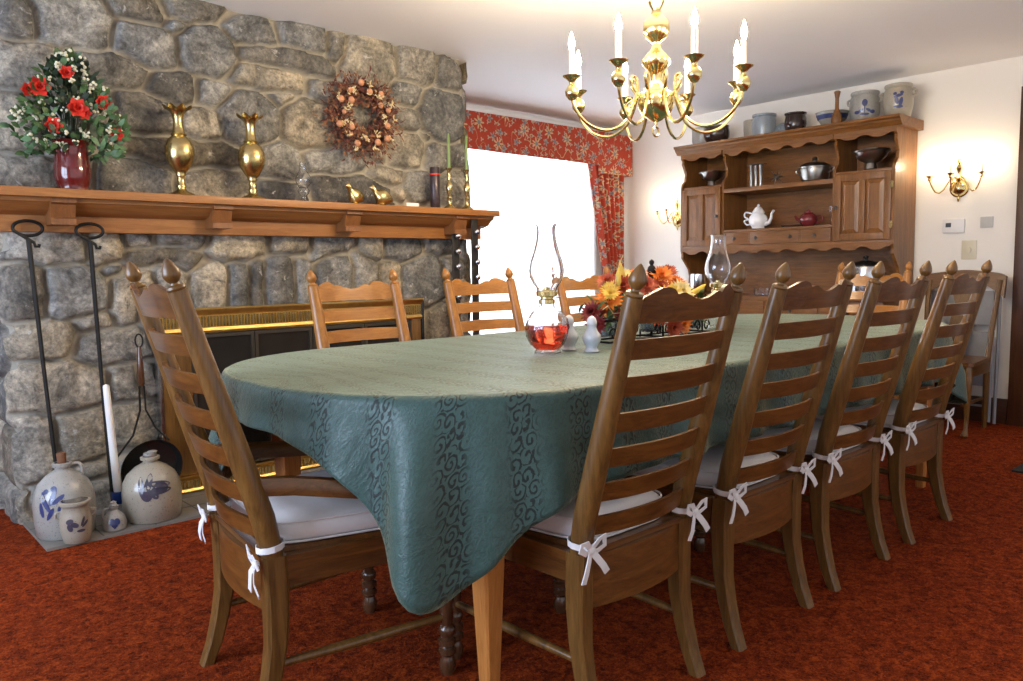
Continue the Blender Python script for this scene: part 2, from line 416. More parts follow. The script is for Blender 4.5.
# ------------------------------------------------------------------ fireplace stonework
FX0, FX1, FY = .63, 3.07, 3.80
ST = [(10,15,27,24,.3),(70,15,43,33,.7),(138,8,28,13,.25),(148,46,32,22,.55),(25,66,44,25,.6),(108,69,42,15,.4),(209,50,28,26,.45),(172,87,23,14,.2),
(177,23,9,7,.6),(195,13,29,9,.35),(250,33,29,13,.45),(303,38,20,11,.4),(282,60,40,12,.25),(268,80,40,12,.5),(216,93,19,12,.65),(250,117,27,26,.4),
(282,99,17,8,.8),(311,124,28,25,.45),(203,125,16,16,.75),(142,112,31,21,.2),(186,153,50,14,.15),(283,162,22,18,.6),(217,185,33,16,.45),(128,178,36,18,.3),
(284,192,20,10,.1),(338,160,32,13,.6),(355,189,37,15,.1),(386,176,19,9,.6),(418,184,15,15,.5),(399,193,7,5,.6),(407,149,20,19,.45),(442,156,20,15,.3),
(454,188,12,17,.6),(441,115,20,27,.2),(410,95,16,12,.5),(405,120,14,11,.35),(370,62,26,23,.55),(416,68,18,17,.5),(446,77,11,16,.25),(337,46,10,12,.35),
(326,90,17,9,.4),(362,112,16,14,.5),(372,146,20,14,.45),(20,120,34,27,.5),(64,128,22,30,.55),(102,112,18,24,.4),(22,172,40,14,.5),(80,172,18,18,.4),(427,137,6,4,.1),
(45,249,42,15,.65),(108,249,18,17,.6),(143,240,14,7,.75),(183,239,25,7,.6),(166,259,39,11,.25),(113,268,11,9,.5),(24,294,21,28,.3),(78,291,33,26,.65),(122,299,14,28,.6),
(147,300,13,30,.6),(97,322,16,8,.65),(40,340,38,19,.55),(115,346,36,17,.6),(56,389,53,26,.55),(125,384,19,23,.45),(144,380,8,14,.5),(32,448,27,34,.6),(82,436,24,27,.4),
(133,420,23,20,.5),(88,472,14,9,.5),(22,508,14,20,.5),(55,495,20,16,.4),(100,500,22,16,.4),(140,480,18,20,.5),
(239,244,29,14,.7),(288,243,22,11,.4),(330,245,18,12,.5),(172,285,17,28,.6),(211,286,18,27,.65),(241,285,10,24,.3),(258,283,8,24,.15),(281,280,15,25,.2),(300,281,8,21,.55),
(337,276,16,19,.45),(372,248,11,13,.75),(403,249,19,13,.35),(440,246,17,10,.4),(364,278,12,22,.5),(391,281,10,20,.5),(424,281,21,26,.3),(452,270,13,14,.4),(470,252,9,12,.3),
(437,323,12,18,.25),(421,322,6,15,.7),(463,312,12,28,.4),(431,375,20,30,.4),(463,370,12,25,.4),(440,430,28,24,.5),(185,335,30,9,.4)]
stones = []
for (cx, cy, hw, hh, tn) in ST:
    a = at_y(cx, cy, FY-.03); b = at_y(cx+hw, cy, FY-.03); c = at_y(cx-hw, cy, FY-.03); d = at_y(cx, cy-hh, FY-.03)
    stones.append((a.x, a.z, (b.x-c.x)/2, (d-a).length, tn, R.random()))
sidest = []
z = -.05
while z < 2.5:
    y = 3.75+R.uniform(-.1, .1); h = R.uniform(.09, .16)
    while y < 4.9:
        w = R.uniform(.11, .2); sidest.append((y+w, z+h, w*1.05, h*1.05, R.uniform(.2, .7), R.random())); y += 2*w
    z += 2*h
def stone_field(xs, zs, st):
    X, Z = np.meshgrid(xs, zs, indexing='ij')
    # wobble the coordinates so that outlines are not geometric
    wx = np.array([[noise.noise(V((x*5, z*5, 1.3)))*.022+noise.noise(V((x*16, z*16, 4.)))*.008 for z in zs] for x in xs])
    wz = np.array([[noise.noise(V((x*5, z*5, 9.3)))*.022+noise.noise(V((x*16, z*16, 7.)))*.008 for z in zs] for x in xs])
    D = []
    for (cx, cz, w, h, *_ ) in st:
        D.append(((np.abs((X+wx-cx)/w)**2.6+np.abs((Z+wz-cz)/h)**2.6)**(1/2.6), min(w, h)))
    A = np.array([(d-1)*s for d, s in D]); rel = np.array([d for d, s in D])
    i1 = np.argmin(A, axis=0); srt = np.sort(A, axis=0); a1, a2 = srt[0], srt[1]
    r1 = np.take_along_axis(rel, i1[None], 0)[0]
    e = np.minimum((a2-a1)/2, .034-a1)       # distance to the joint
    mask = np.clip((e-.0045)/.006, 0, 1)
    dome = np.clip(e/.05, 0, 1); dome = np.sqrt(1-(1-dome)**2)
    rough = np.array([[noise.fractal(V((x*9, z*9, 2.)), .9, 2.1, 4)*.009 for z in zs] for x in xs])
    hgt = mask*(.010+.042*dome+rough)
    tone = np.clip((np.array([s[4] for s in st])[i1]-.45)*1.25+.47, 0, 1); warm = np.array([s[5] for s in st])[i1]
    jut = (np.array([(hash((round(s[0]*1000), 3)) % 100)/100 for s in st])[i1])*.018*mask
    return hgt+jut, mask, tone, warm
fp = root('fireplace', 'grey fieldstone fireplace with brown wooden mantel beside the bright window', 'fireplace', (1.85, 4.2, 0))
bmf = bmesh.new(); cl = bmf.verts.layers.float_color.new('stone_data')
def field_mesh(xs, zs, st, fn, skip=None, fade=True, join=None):
    H, Mk, T, Wm = stone_field(xs, zs, st); vs = {}
    for i, x in enumerate(xs):
        for j, z in enumerate(zs):
            k = 1.
            if fade:
                ed = min(x-xs[0], xs[-1]-x); k = sqrt(1-(1-min(1, ed/.05))**2) if ed < .05 else 1
            pt = fn(x, z, H[i, j]*k-.03*(1-k) if fade else H[i, j])
            if join is not None and i < 9: q_ = i/9; pt = join[j].lerp(fn(x, z, H[i, j]), q_**.6)
            v = bmf.verts.new(pt); v[cl] = (T[i, j], Mk[i, j], Wm[i, j], 1); vs[i, j] = v
    for i in range(len(xs)-1):
        for j in range(len(zs)-1):
            if skip and skip((xs[i]+xs[i+1])/2, (zs[j]+zs[j+1])/2): continue
            bmf.faces.new((vs[i, j], vs[i+1, j], vs[i+1, j+1], vs[i, j+1]))
    return [vs[0, j].co.copy() for j in range(len(zs))]
OP = (1.30, 2.60, .74)
corner = field_mesh(np.linspace(FY+.01, YW, 70), np.linspace(0, ZC, 235), sidest, lambda y, z, h: V((FX0+.025-h, y, z)), None, False)
field_mesh(np.linspace(FX0-.02, FX1, 250), np.linspace(0, ZC, 235), stones, lambda x, z, h: V((x, FY-h, z)), lambda x, z: OP[0] < x < OP[1] and z < OP[2], True, corner)
field_mesh(np.linspace(FY+.01, YW, 50), np.linspace(0, ZC, 110), sidest, lambda y, z, h: V((FX1-.01+h, y, z)), None, False)
for bx in ((.630, 1.285, FY+.012, 4.78, 0, 2.30), (2.615, 3.055, FY+.012, 4.78, 0, 2.30), (1.285, 2.615, FY+.012, 4.78, .755, 2.30)):
    vs = [bmf.verts.new((x, y, z)) for x in bx[:2] for y in bx[2:4] for z in bx[4:]]
    for v in vs: v[cl] = (.5, 0, .5, 1)
    for q in ((0, 1, 3, 2), (4, 6, 7, 5), (0, 4, 5, 1), (2, 3, 7, 6), (0, 2, 6, 4), (1, 5, 7, 3)): bmf.faces.new([vs[i] for i in q])
loose = [v for v in bmf.verts if not v.link_faces]; bmesh.ops.delete(bmf, geom=loose, context='VERTS')
bmesh.ops.translate(bmf, verts=bmf.verts, vec=-fp.location)
me = bpy.data.meshes.new('stonework'); bmf.normal_update(); bmf.to_mesh(me); bmf.free(); me.materials.append(M['stone'])
me.polygons.foreach_set('use_smooth', [True]*len(me.polygons))
so = bpy.data.objects.new('stonework', me); C.objects.link(so); so.parent = fp
g = G(); g.box(OP[0]-.01, OP[0], FY, 4.4, 0, OP[2]); g.box(OP[1], OP[1]+.01, FY, 4.4, 0, OP[2]); g.box(OP[0], OP[1], FY, 4.4, OP[2], OP[2]+.01); g.box(OP[0], OP[1], 4.39, 4.4, 0, OP[2])
g.build('firebox', 'soot', fp, True, smooth=False)
g = G(); g.box(.62, 3.0, 3.335, 3.79, 0, .012); hearth = g.build('hearth', 'slate', fp, True, smooth=False)
g = G()
for k in range(1, 12): g.box(.62+k*.2-.003, .62+k*.2+.003, 3.337, 3.79, .0118, .0128)
for y in (3.49, 3.64): g.box(.622, 2.998, y-.003, y+.003, .0118, .0128)
g.build('grout', M['slate'] if False else plain('grout', (.13, .12, .11), .9), hearth, True, smooth=False)
# mantel
MZ = 1.392
ms = G().box(.10, 3.115, 3.52, 3.80, MZ-.035, MZ, .003).build('mantel_shelf', 'mantelx', fp, True)
g = G(); g.box(.58, 3.085, 3.665, 3.83, MZ-.165, MZ-.035, .002); g.build('frieze_board', 'mantelx', fp, True)
g = G(); pr = [(3.665, MZ-.035), (3.56, MZ-.035), (3.56, MZ-.05), (3.585, MZ-.06), (3.61, MZ-.085), (3.63, MZ-.09), (3.665, MZ-.10)]
g.prism(pr, lambda a, b: V((.56, a, b)), lambda a, b: V((3.10, a, b))); g.build('moulding', 'mantelx', fp, True)
for i, x in enumerate((.805, 1.455, 2.14, 2.85)):
    g = G(); w = .045
    g.prism([(3.67, MZ-.034), (3.545, MZ-.034), (3.545, MZ-.054), (3.560, MZ-.060), (3.578, MZ-.112), (3.568, MZ-.116), (3.568, MZ-.140), (3.67, MZ-.140)], lambda a, b: V((x-w, a, b)), lambda a, b: V((x+w, a, b)))
    g.build('bracket', M['bracket'], fp, True, ang=20)

# ------------------------------------------------------------------ brass fireplace screen
SY = 3.715; sx0, sx1 = 1.19, 2.655
fs = root('fireplace_screen', 'brass framed fireplace screen with dark glass doors set against the stone', 'fire screen', ((sx0+sx1)/2, SY, 0))
def profile_bar(x0, x1, z0, z1, d=.03):
    g = G(); h = z1-z0
    pf = [(0, z0), (-.012, z0), (-.02, z0+h*.1), (-.012, z0+h*.22), (-.012, z0+h*.72), (-.022, z0+h*.78), (-.034, z0+h*.93), (-.034, z1), (0, z1)]
    g.prism(pf, lambda a, b: V((x0, SY+a, b)), lambda a, b: V((x1, SY+a, b)))
    return g
g = profile_bar(sx0, sx1, .765, .885); g.build('top_rail', 'stampbrass', fs, True, ang=20)
g = G()
for k in range(95):
    x = sx0+.012+k*(sx1-sx0-.024)/94
    g.box(x-.005, x+.005, SY-.017, SY-.012, .795, .845)
    g.ball((x, SY-.014, .86), .005, u=5, v=4)
g.build('stamped_pattern', 'oldbrass', fs, True)
g = profile_bar(sx0+.02, sx1-.02, .015, .10); g.build('bottom_rail', 'stampbrass', fs, True, ang=20)
g = G()
for k in range(90): g.box(sx0+.04+k*.0160, sx0+.050+k*.0160, SY-.017, SY-.012, .038, .072)
g.build('stamped_pattern', 'oldbrass', fs, True)
for x0, x1 in ((sx0+.005, sx0+.14), (sx1-.07, sx1-.005)):
    G().box(x0, x1, SY-.012, SY+.01, .10, .765, .003).build('side_panel', 'oakz', fs, True)
G().box(sx0-.012, sx0+.005, SY-.015, SY+.04, .0, .79, .002).build('edge_strip', 'steel', fs, True)
G().box(sx1-.002, sx1+.016, SY-.015, SY+.05, .0, .87, .002).build('edge_strip', 'blackmetal', fs, True)
dx0, dx1 = sx0+.14, sx1-.07
for k in range(4):
    a = dx0+(dx1-dx0)*k/4; b = dx0+(dx1-dx0)*(k+1)/4
    d = G().box(a+.004, b-.004, SY-.002, SY+.006, .11, .755).build('glass_door', 'darkglass', fs, True, smooth=False)
    g = G(); g.box(a+.002, a+.018, SY-.012, SY+.008, .105, .76); g.box(b-.018, b-.002, SY-.012, SY+.008, .105, .76); g.box(a+.018, b-.018, SY-.011, SY+.007, .105, .122); g.box(a+.018, b-.018, SY-.011, SY+.007, .743, .76)
    g.build('door_frame', plain('bronze bar', (.10, .09, .075), .35, .7), d, True)
    if k in (1, 2):
        G().ball(((b if k == 1 else a)+(-.03 if k == 1 else .03), SY-.03, .42), .016).build('knob', 'brass', d, True)

# ------------------------------------------------------------------ chairs
def rail_curve(w, bow, n=12):
    return [(-w/2+w*i/n, -bow*(1-(2*i/n-1)**2)) for i in range(n+1)]
CREST = [(0, .0), (.05, .005), (.10, .014), (.16, .024), (.21, .026), (.25, .021), (.285, .009), (.31, .013), (.34, .013), (.38, .007), (.44, -.001), (.5, -.004)]
CREST = CREST+[(1-a, b) for a, b in CREST[-2::-1]]
def interp(tab, u):
    for (a, b), (c, d) in zip(tab[:-1], tab[1:]):
        if u <= c: return b+(d-b)*(u-a)/(c-a+1e-9)
    return tab[-1][1]
POST = [(0, -.002), (.05, .018), (.10, .034), (.20, .052), (.30, .058), (.40, .056), (.50, .036), (1.0, -.104)]   # (z, y)
POST_A = POST[:-1]+[(1.025, -.122)]
cur_post = [POST]
def post_y(z):
    return interp(cur_post[0], z)
TURN = [(0, .017), (.012, .021), (.03, .023), (.045, .017), (.05, .016), (.058, .0235), (.068, .0235), (.074, .017), (.082, .0235), (.094, .0235), (.10, .016), (.112, .0225), (.124, .0225), (.134, .015), (.15, .0165), (.22, .0215), (.30, .0175), (.315, .0225), (.34, .0225)]
def make_chair(name, label, W=.374, WF=.45, D=.50, arms=False, mats='oak', cushion=True, H=1.0, group='ladder back chairs around the dining table'):
    t = root(name, label, 'chair', group=None)
    if group: t['group'] = group
    wx, wz = mats+'x', mats+'z'; hk = 1.045 if arms and cushion else (.965 if arms else 1.); top_z = .988+(.026 if arms and cushion else 0)
    cur_post[0] = POST_A if arms and cushion else POST; bow = .036
    for s in (-1, 1):
        x = s*W/2
        # swept rear leg: rectangular below, round post above, acorn finial
        g = G(); rg = []
        for z, rx, ry in ((0, .019, .017), (.06, .020, .019), (.13, .021, .021), (.2, .0225, .023), (.27, .0235, .026), (.34, .024, .028), (.41, .024, .028)):
            y = post_y(z); xx = x+s*.006*(1-z/.4)
            rg.append([V((xx+a*rx, y+b*ry, z)) for a, b in ((-1, -.7), (-.7, -1), (.7, -1), (1, -.7), (1, .7), (.7, 1), (-.7, 1), (-1, .7))])
        g.rings(rg); g.build('rear_leg', wz, t)
        g = G(); pts = []; rr = []
        for z, r in ((.40, .0235), (.43, .026), (.5, .0275), (.6, .027), (.7, .0255), (.8, .0235), (.9, .0215), (top_z, .0205)):
            pts.append((x, post_y(z), z)); rr.append(r)
        g.tube(pts, rr, 16); po = g.build('back_post', wz, t)
        g = G(); tl = Matrix.Rotation(atan(.128/.47), 4, 'X')
        g.lathe([(.012, -.008), (.0205, 0), (.0225, .006), (.0205, .012), (.011, .016), (.010, .021), (.014, .025), (.0205, .036), (.0215, .046), (.018, .060), (.0115, .073), (.005, .083), (.001, .087)], (x, post_y(top_z), top_z), 16, tl @ Matrix.Diagonal((.9, .9, .80, 1)))
        g.build('finial', wz, po)
        # turned front leg
        g = G(); g.lathe([(r, z) for z, r in TURN], (s*(WF/2-.02), D, 0), 18); g.build('front_leg', 'turned', t)
        g = G(); g.tube([(x, post_y(.15)+.01, .15), (x+(s*(WF/2-.02)-x)*.5, .27, .152), (s*(WF/2-.02), D-.008, .155)], [.009, .013, .009], 10); g.build('side_stretcher', 'oakz', t)
        # seat side rail
        g = G(); a = V((x, .055, 0)); b = V((s*(WF/2-.02), D+.0, 0)); nrm = V((0, 0, 1)).cross(b-a).normalized()*.012
        zt, zb = .405, .335
        g.rings([[p+nrm+V((0, 0, zb)), p-nrm+V((0, 0, zb)), p-nrm+V((0, 0, zt)), p+nrm+V((0, 0, zt))] for p in (a, b)]); g.build('seat_rail', 'oaky', t, ang=20)
    g = G(); g.box(-WF/2+.03, WF/2-.03, D-.012, D+.012, .335, .405, .003); g.build('seat_rail', wx, t)
    # bowed rear seat rail
    g = G(); rg = []
    for x, y in rail_curve(W, .03): rg.append([V((x, y+post_y(.33)-.012+dy, z)) for dy, z in ((0, .275), (.02, .275), (.02, .40), (0, .40))])
    g.rings(rg); g.build('seat_rail', wx, t, ang=20)
    # seat
    g = G(); poly = [(-W/2+.025, .03), (W/2-.025, .03), (WF/2, D-.02), (WF/2, D+.012), (WF/2-.02, D+.028), (-WF/2+.02, D+.028), (-WF/2, D+.012), (-WF/2, D-.02)]
    g.prism(poly, lambda a, b: V((a, b, .401)), lambda a, b: V((a, b, .416))); st = g.build('seat', wx, t, ang=20)
    # stretchers
    g = G(); pts = []; rr = []
    for i in range(33):
        u = i/32; pts.append((-(WF/2-.035)+u*(WF-.07), D, .235)); q = abs(u-.5)*2
        rr.append(.010+.009*(1-q)+(.006 if any(abs(q-c) < .04 for c in (.28, .45, .62)) else 0))
    g.tube(pts, rr, 12); g.build('front_stretcher', 'turned', t)
    # slats
    n = 7
    for i in range(n):
        zc = .468+i*.0813*hk; hh = .0215 if i < n-1 else .0245; g = G(); rg = []
        cr = i == n-1
        for k in range(61 if cr else 13):
            u = k/(60 if cr else 12); x = -W/2+W*u; yb = -bow*(1-(2*u-1)**2)
            top = zc+hh+(interp(CREST, u) if cr else .003*(1-(2*u-1)**2)); bot = zc-hh
            yy = lambda z: post_y(z)+yb
            rg.append([V((x, yy(bot)-.005, bot)), V((x, yy(bot)+.005, bot)), V((x, yy(top)+.005, top)), V((x, yy(top)-.005, top))])
        g.rings(rg); g.build('crest_slat' if cr else 'back_slat', wx, t, ang=25)
    if cushion:
        g = G(); rg = []
        def out(u, inset, z):
            res = []
            for k in range(40):
                a = 2*pi*k/40; c, s_ = cos(a), sin(a)
                px = copysign(abs(c)**.35, c); py = copysign(abs(s_)**.35, s_)
                v = (py+1)/2; wy = .055+v*(D-.055-.0); ww = (W/2-.028)*(1-v)+(WF/2-.005)*v
                res.append(V((px*(ww-inset), .275+(wy-.275)*(1-inset*3)+.0, z)))
            return res
        z0 = .418
        for ins, z in ((.02, z0), (.004, z0+.004), (0, z0+.012), (-.003, z0+.025), (0, z0+.042), (.004, z0+.048), (.02, z0+.058), (.06, z0+.069), (.12, z0+.076)): rg.append(out(0, ins, z))
        g.rings(rg); cu = g.build('seat_cushion', 'cushion', t, ang=60)
        for z in (z0+.003, z0+.050):
            ring = out(0, -.001, z); g = G(); g.tube(ring+[ring[0]], .0028, 6); g.build('piping', 'cushion', cu)
        for s in (-1, 1):
            g = G(); x = s*W/2; yb = post_y(.43)
            def rib(pts, w=.007, tw=.35):
                pts = [V(p) for p in pts]; rgs = []
                for i, p in enumerate(pts):
                    tt = (pts[min(i+1, len(pts)-1)]-pts[max(i-1, 0)]).normalized(); u = tt.cross(V((0, 1, tw))).normalized()
                    nn = tt.cross(u)*.0012; rgs.append([p+u*w+nn, p-u*w+nn, p-u*w-nn, p+u*w-nn])
                g.rings(rgs)
            rb = .029
            loop = [(x+rb*cos(a)*1.05, yb+rb*sin(a)*1.05, .432+.004*sin(a)) for a in [radians(q) for q in range(0, 361, 30)]]
            rgs = []
            for p in loop: 
                p = V(p); d = (p-V((x, yb, p.z))).normalized()
                rgs.append([p+V((0, 0, .007)), p+d*.002+V((0, 0, .007)), p+d*.002-V((0, 0, .007)), p-V((0, 0, .007))])
            g.rings(rgs, cap=False)
            k = V((x+s*.010, yb-rb-.008, .400 if arms else .425)); j = R.uniform(-.01, .01)
            g.ball(k, .011, (1.1, .8, 1), 8, 6)
            rib([k, k+V((-.02, -.008, .022)), k+V((-.035, -.006, .024+j)), k+V((-.036, -.004, .008)), k+V((-.015, -.002, -.004)), k])
            rib([k, k+V((.018, -.010, .024)), k+V((.034, -.010, .026-j)), k+V((.038, -.008, .006)), k+V((.016, -.004, -.004)), k])
            rib([k, k+V((-.014, -.008, -.02)), k+V((-.022+j, -.010, -.045)), k+V((-.030, -.006, -.068))], .008)
            rib([k, k+V((.012, -.010, -.018)), k+V((.026, -.014, -.036)), k+V((.044+j, -.012, -.056))], .008)
            g.build('tie_bow', 'cushion', cu, ang=50)
    if arms:
        for s in (-1, 1):
            x = s*W/2; xf = s*(WF/2-.0)
            g = G(); rg = []
            path = [(x, post_y(.58)+.01, .582, .015), (x+s*.012, .10, .574, .018), (x+s*.035, .17, .563, .022), (xf+s*.010, .25, .550, .026), (xf+s*.006, .33, .543, .027), (xf-s*.006, .39, .542, .022), (xf-s*.008, .405, .542, .010)]
            for px, py, pz, w in path: rg.append([V((px-w*.9, py, pz-.028)), V((px+w*.9, py, pz-.028)), V((px+w*1.05, py, pz)), V((px+w*.8, py, pz+.012)), V((px-w*.8, py, pz+.012)), V((px-w*1.05, py, pz))])
            g.rings(rg); g.build('armrest', 'oaky', t, ang=40)
            g = G(); g.lathe([(.013, .40), (.018, .42), (.012, .44), (.017, .48), (.012, .50), (.016, .51), (.012, .525)], (s*(WF/2-.02), D-.11, 0), 14); g.build('arm_support', 'turned', t)
    return t
GRP = 'ladder back dining chairs around the table'
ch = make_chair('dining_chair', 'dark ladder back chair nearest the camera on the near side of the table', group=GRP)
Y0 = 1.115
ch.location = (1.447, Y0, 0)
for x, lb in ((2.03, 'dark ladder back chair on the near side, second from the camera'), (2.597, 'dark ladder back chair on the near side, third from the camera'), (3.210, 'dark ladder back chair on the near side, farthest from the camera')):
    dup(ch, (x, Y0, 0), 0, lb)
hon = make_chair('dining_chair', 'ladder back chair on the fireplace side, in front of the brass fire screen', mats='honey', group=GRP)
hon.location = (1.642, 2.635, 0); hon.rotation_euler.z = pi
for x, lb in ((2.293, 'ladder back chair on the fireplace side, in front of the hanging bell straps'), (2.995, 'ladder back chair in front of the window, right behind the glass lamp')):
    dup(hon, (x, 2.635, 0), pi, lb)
arm = make_chair('armchair', 'dark ladder back armchair with white cushion at the near left head of the table', W=.405, WF=.505, D=.49, arms=True, group=None)
arm.location = (.716, 1.850, 0); arm.rotation_euler.z = -pi/2+radians(-6.5)
arm2 = make_chair('armchair', 'ladder back armchair at the far head of the table in front of the hutch', W=.385, WF=.50, D=.50, arms=True, group=None, mats='honey', cushion=False)
arm2.location = (4.52, 1.955, 0); arm2.rotation_euler.z = pi/2

# ------------------------------------------------------------------ table and cloth
TX0, TX1, TYC, TA, TB, TP = 1.47, 3.50, 1.88, .64, .655, 2.35
def outline(a, inset=0, n=None):
    c, s = cos(a), sin(a)
    x = copysign(abs(c)**(2/TP), c)*(TA-inset); y = copysign(abs(s)**(2/TP), s)*(TB-inset)
    return V(((TX1 if c > 0 else TX0)+x, TYC+y, 0))
def outline_pts(inset, n=240):
    # resample evenly by arc length
    raw = [outline(2*pi*k/4000, inset) for k in range(4001)]
    ds = [0]
    for a, b in zip(raw[:-1], raw[1:]): ds.append(ds[-1]+(b-a).length)
    tot = ds[-1]; out = []; j = 0
    for k in range(n):
        t = tot*k/n
        while ds[j+1] < t: j += 1
        u = (t-ds[j])/(ds[j+1]-ds[j]+1e-12); out.append(raw[j].lerp(raw[j+1], u))
    return out
tb = root('dining_table', 'long oval wooden dining table under the green cloth', 'table', ((TX0+TX1)/2, TYC, 0))
op = outline_pts(.015)
g = G(); g.rings([[p+V((0, 0, z)) for p in op] for z in (.735, .740, .764, .768)]); g.build('tabletop', 'oakx', tb, True, ang=50)
g = G(); oo = outline_pts(.12, 80); oi = outline_pts(.14, 80)
A = [[g.bm.verts.new(p+V((0, 0, z))) for p in o_] for o_, z in ((oo, .65), (oo, .735), (oi, .735), (oi, .65))]
for q in range(4):
    for i in range(80): g.bm.faces.new((A[q][i], A[q][(i+1) % 80], A[(q+1) % 4][(i+1) % 80], A[(q+1) % 4][i]))
g.build('apron', 'oakx', tb, True)
for x, y in ((1.155, 1.37), (1.155, 2.39), (3.82, 1.37), (3.82, 2.39), (2.48, 1.88)):
    g = G(); g.rings([[V((x+a*w, y+b*w, z)) for a, b in ((-1, -.8), (-.8, -1), (.8, -1), (1, -.8), (1, .8), (.8, 1), (-.8, 1), (-1, .8))] for z, w in ((0, .0175), (.05, .019), (.5, .037), (.735, .038))])
    g.build('leg', 'leg', tb, True, ang=30)
n = 480
base = outline_pts(0, n)
bm = bmesh.new(); uvl = bm.loops.layers.uv.new('uv'); ZT = .7705
nrm = []
for i in range(n):
    d = (base[(i+1) % n]-base[i-1]).normalized(); nrm.append(V((d.y, -d.x, 0)))
RX0, RX1, RY0, RY1 = .715, 4.24, TYC-.655-.235, TYC+.655+.235
def rect_dist(p, d):
    t = 1e9
    if d.x > 1e-6: t = min(t, (RX1-p.x)/d.x)
    if d.x < -1e-6: t = min(t, (RX0-p.x)/d.x)
    if d.y > 1e-6: t = min(t, (RY1-p.y)/d.y)
    if d.y < -1e-6: t = min(t, (RY0-p.y)/d.y)
    return t
hem = [min(rect_dist(base[i], nrm[i]), .53) for i in range(n)]
hem = [sum(hem[(i+k) % n] for k in range(-6, 7))/13 for i in range(n)]
mid = V(((TX0+TX1)/2, TYC, 0)); sl = (base[1]-base[0]).length
for qx, qy in ((-1, -1), (-1, 1)):       # the corners at this end of the cloth hang lower in a point
    ic = max((i for i in range(n) if (base[i].x-mid.x)*qx > 0 and (base[i].y-mid.y)*qy > 0), key=lambda i: hem[i])
    for k in range(-40, 41):
        hem[(ic+k+(5 if qx*qy < 0 else -5)) % n] += .075*exp(-(k*sl/.10)**2)
im = min(range(n), key=lambda i: (base[i]-V((2.48, TYC-TB, 0))).length)
arc = [0]
for i in range(n): arc.append(arc[-1]+(base[(i+1) % n]-base[i]).length)
tot_ = 0
def skirt_u(i):
    a = arc[i]-arc[im]; T = arc[n]
    a = (a+T/2) % T-T/2           # signed arc from the middle of the near side
    q = T/4
    return 2.48+(a if abs(a) < q else copysign(2*q-abs(a), a))
rows = []; cen = V(((TX0+TX1)/2, TYC, 0))
def vert(p, u): v = bm.verts.new(p); return (v, u)
for s in (.0, .15, .3, .45, .6, .75, .87, .95, .985):
    if s == 0: continue
    row = []
    for i in range(n):
        ax = V((min(max(base[i].x, TX0), TX1), TYC, 0)); q = ax.lerp(base[i], s)
        k_ = max(0, (s-.45)/.55); k_ = k_*k_*(3-2*k_); du = skirt_u(i)-base[i].x
        zz = ZT+.0012*noise.noise(q*7)+.0007*noise.noise(q*19)
        row.append(vert(V((q.x, q.y, zz)), (q.x+du*k_, q.y)))
    rows.append(row)
rad = .016
for k in range(22):
    row = []
    for i in range(n):
        d = hem[i]*(k/21.)**1.0; p = base[i]; nn = nrm[i]
        if d < rad*pi/2: a = d/rad; o_ = rad*sin(a)-rad*.4; dz = rad*(1-cos(a))
        else: o_ = rad*.6; dz = rad+(d-rad*pi/2)
        s = arc[i]; f = max(0, d-.02)
        corner = min(1, max(0, (hem[i]-.25)/.14))
        wav = sin(s*2*pi/.165+1.1)*.35+sin(s*2*pi/.27+2*noise.noise(V((s*1.5, 0, 0))))*.5+noise.noise(V((s*4, .5, 0)))*.6
        amp = (.022+.045*corner)*min(1, f/.22)
        o_ += amp*(wav+.35)+f*.04+corner*f*.06
        pt = p+nn*o_; pt.z = ZT-dz
        row.append(vert(pt, (skirt_u(i), p.y-d)))
    rows.append(row)
def face(a, b, c, d):
    f = bm.faces.new((a[0], b[0], c[0], d[0]))
    for lp, q in zip(f.loops, (a, b, c, d)): lp[uvl].uv = q[1]
for r1, r2 in zip(rows[:-1], rows[1:]):
    for i in range(n): face(r1[i], r1[(i+1) % n], r2[(i+1) % n], r2[i])
f = bm.faces.new([v for v, u in rows[0]])
for lp, q in zip(f.loops, rows[0]): lp[uvl].uv = q[1]
bmesh.ops.recalc_face_normals(bm, faces=bm.faces)
me = bpy.data.meshes.new('tablecloth'); bm.to_mesh(me); bm.free(); me.materials.append(M['cloth']); me.polygons.foreach_set('use_smooth', [True]*len(me.polygons))
tc = bpy.data.objects.new('tablecloth', me); C.objects.link(tc); sm = tc.modifiers.new('thick', 'SOLIDIFY'); sm.thickness = .0016; sm.offset = 1
tag(tc, 'green damask tablecloth with drooping corners draped over the long table', 'tablecloth')
hp = rows[-1]

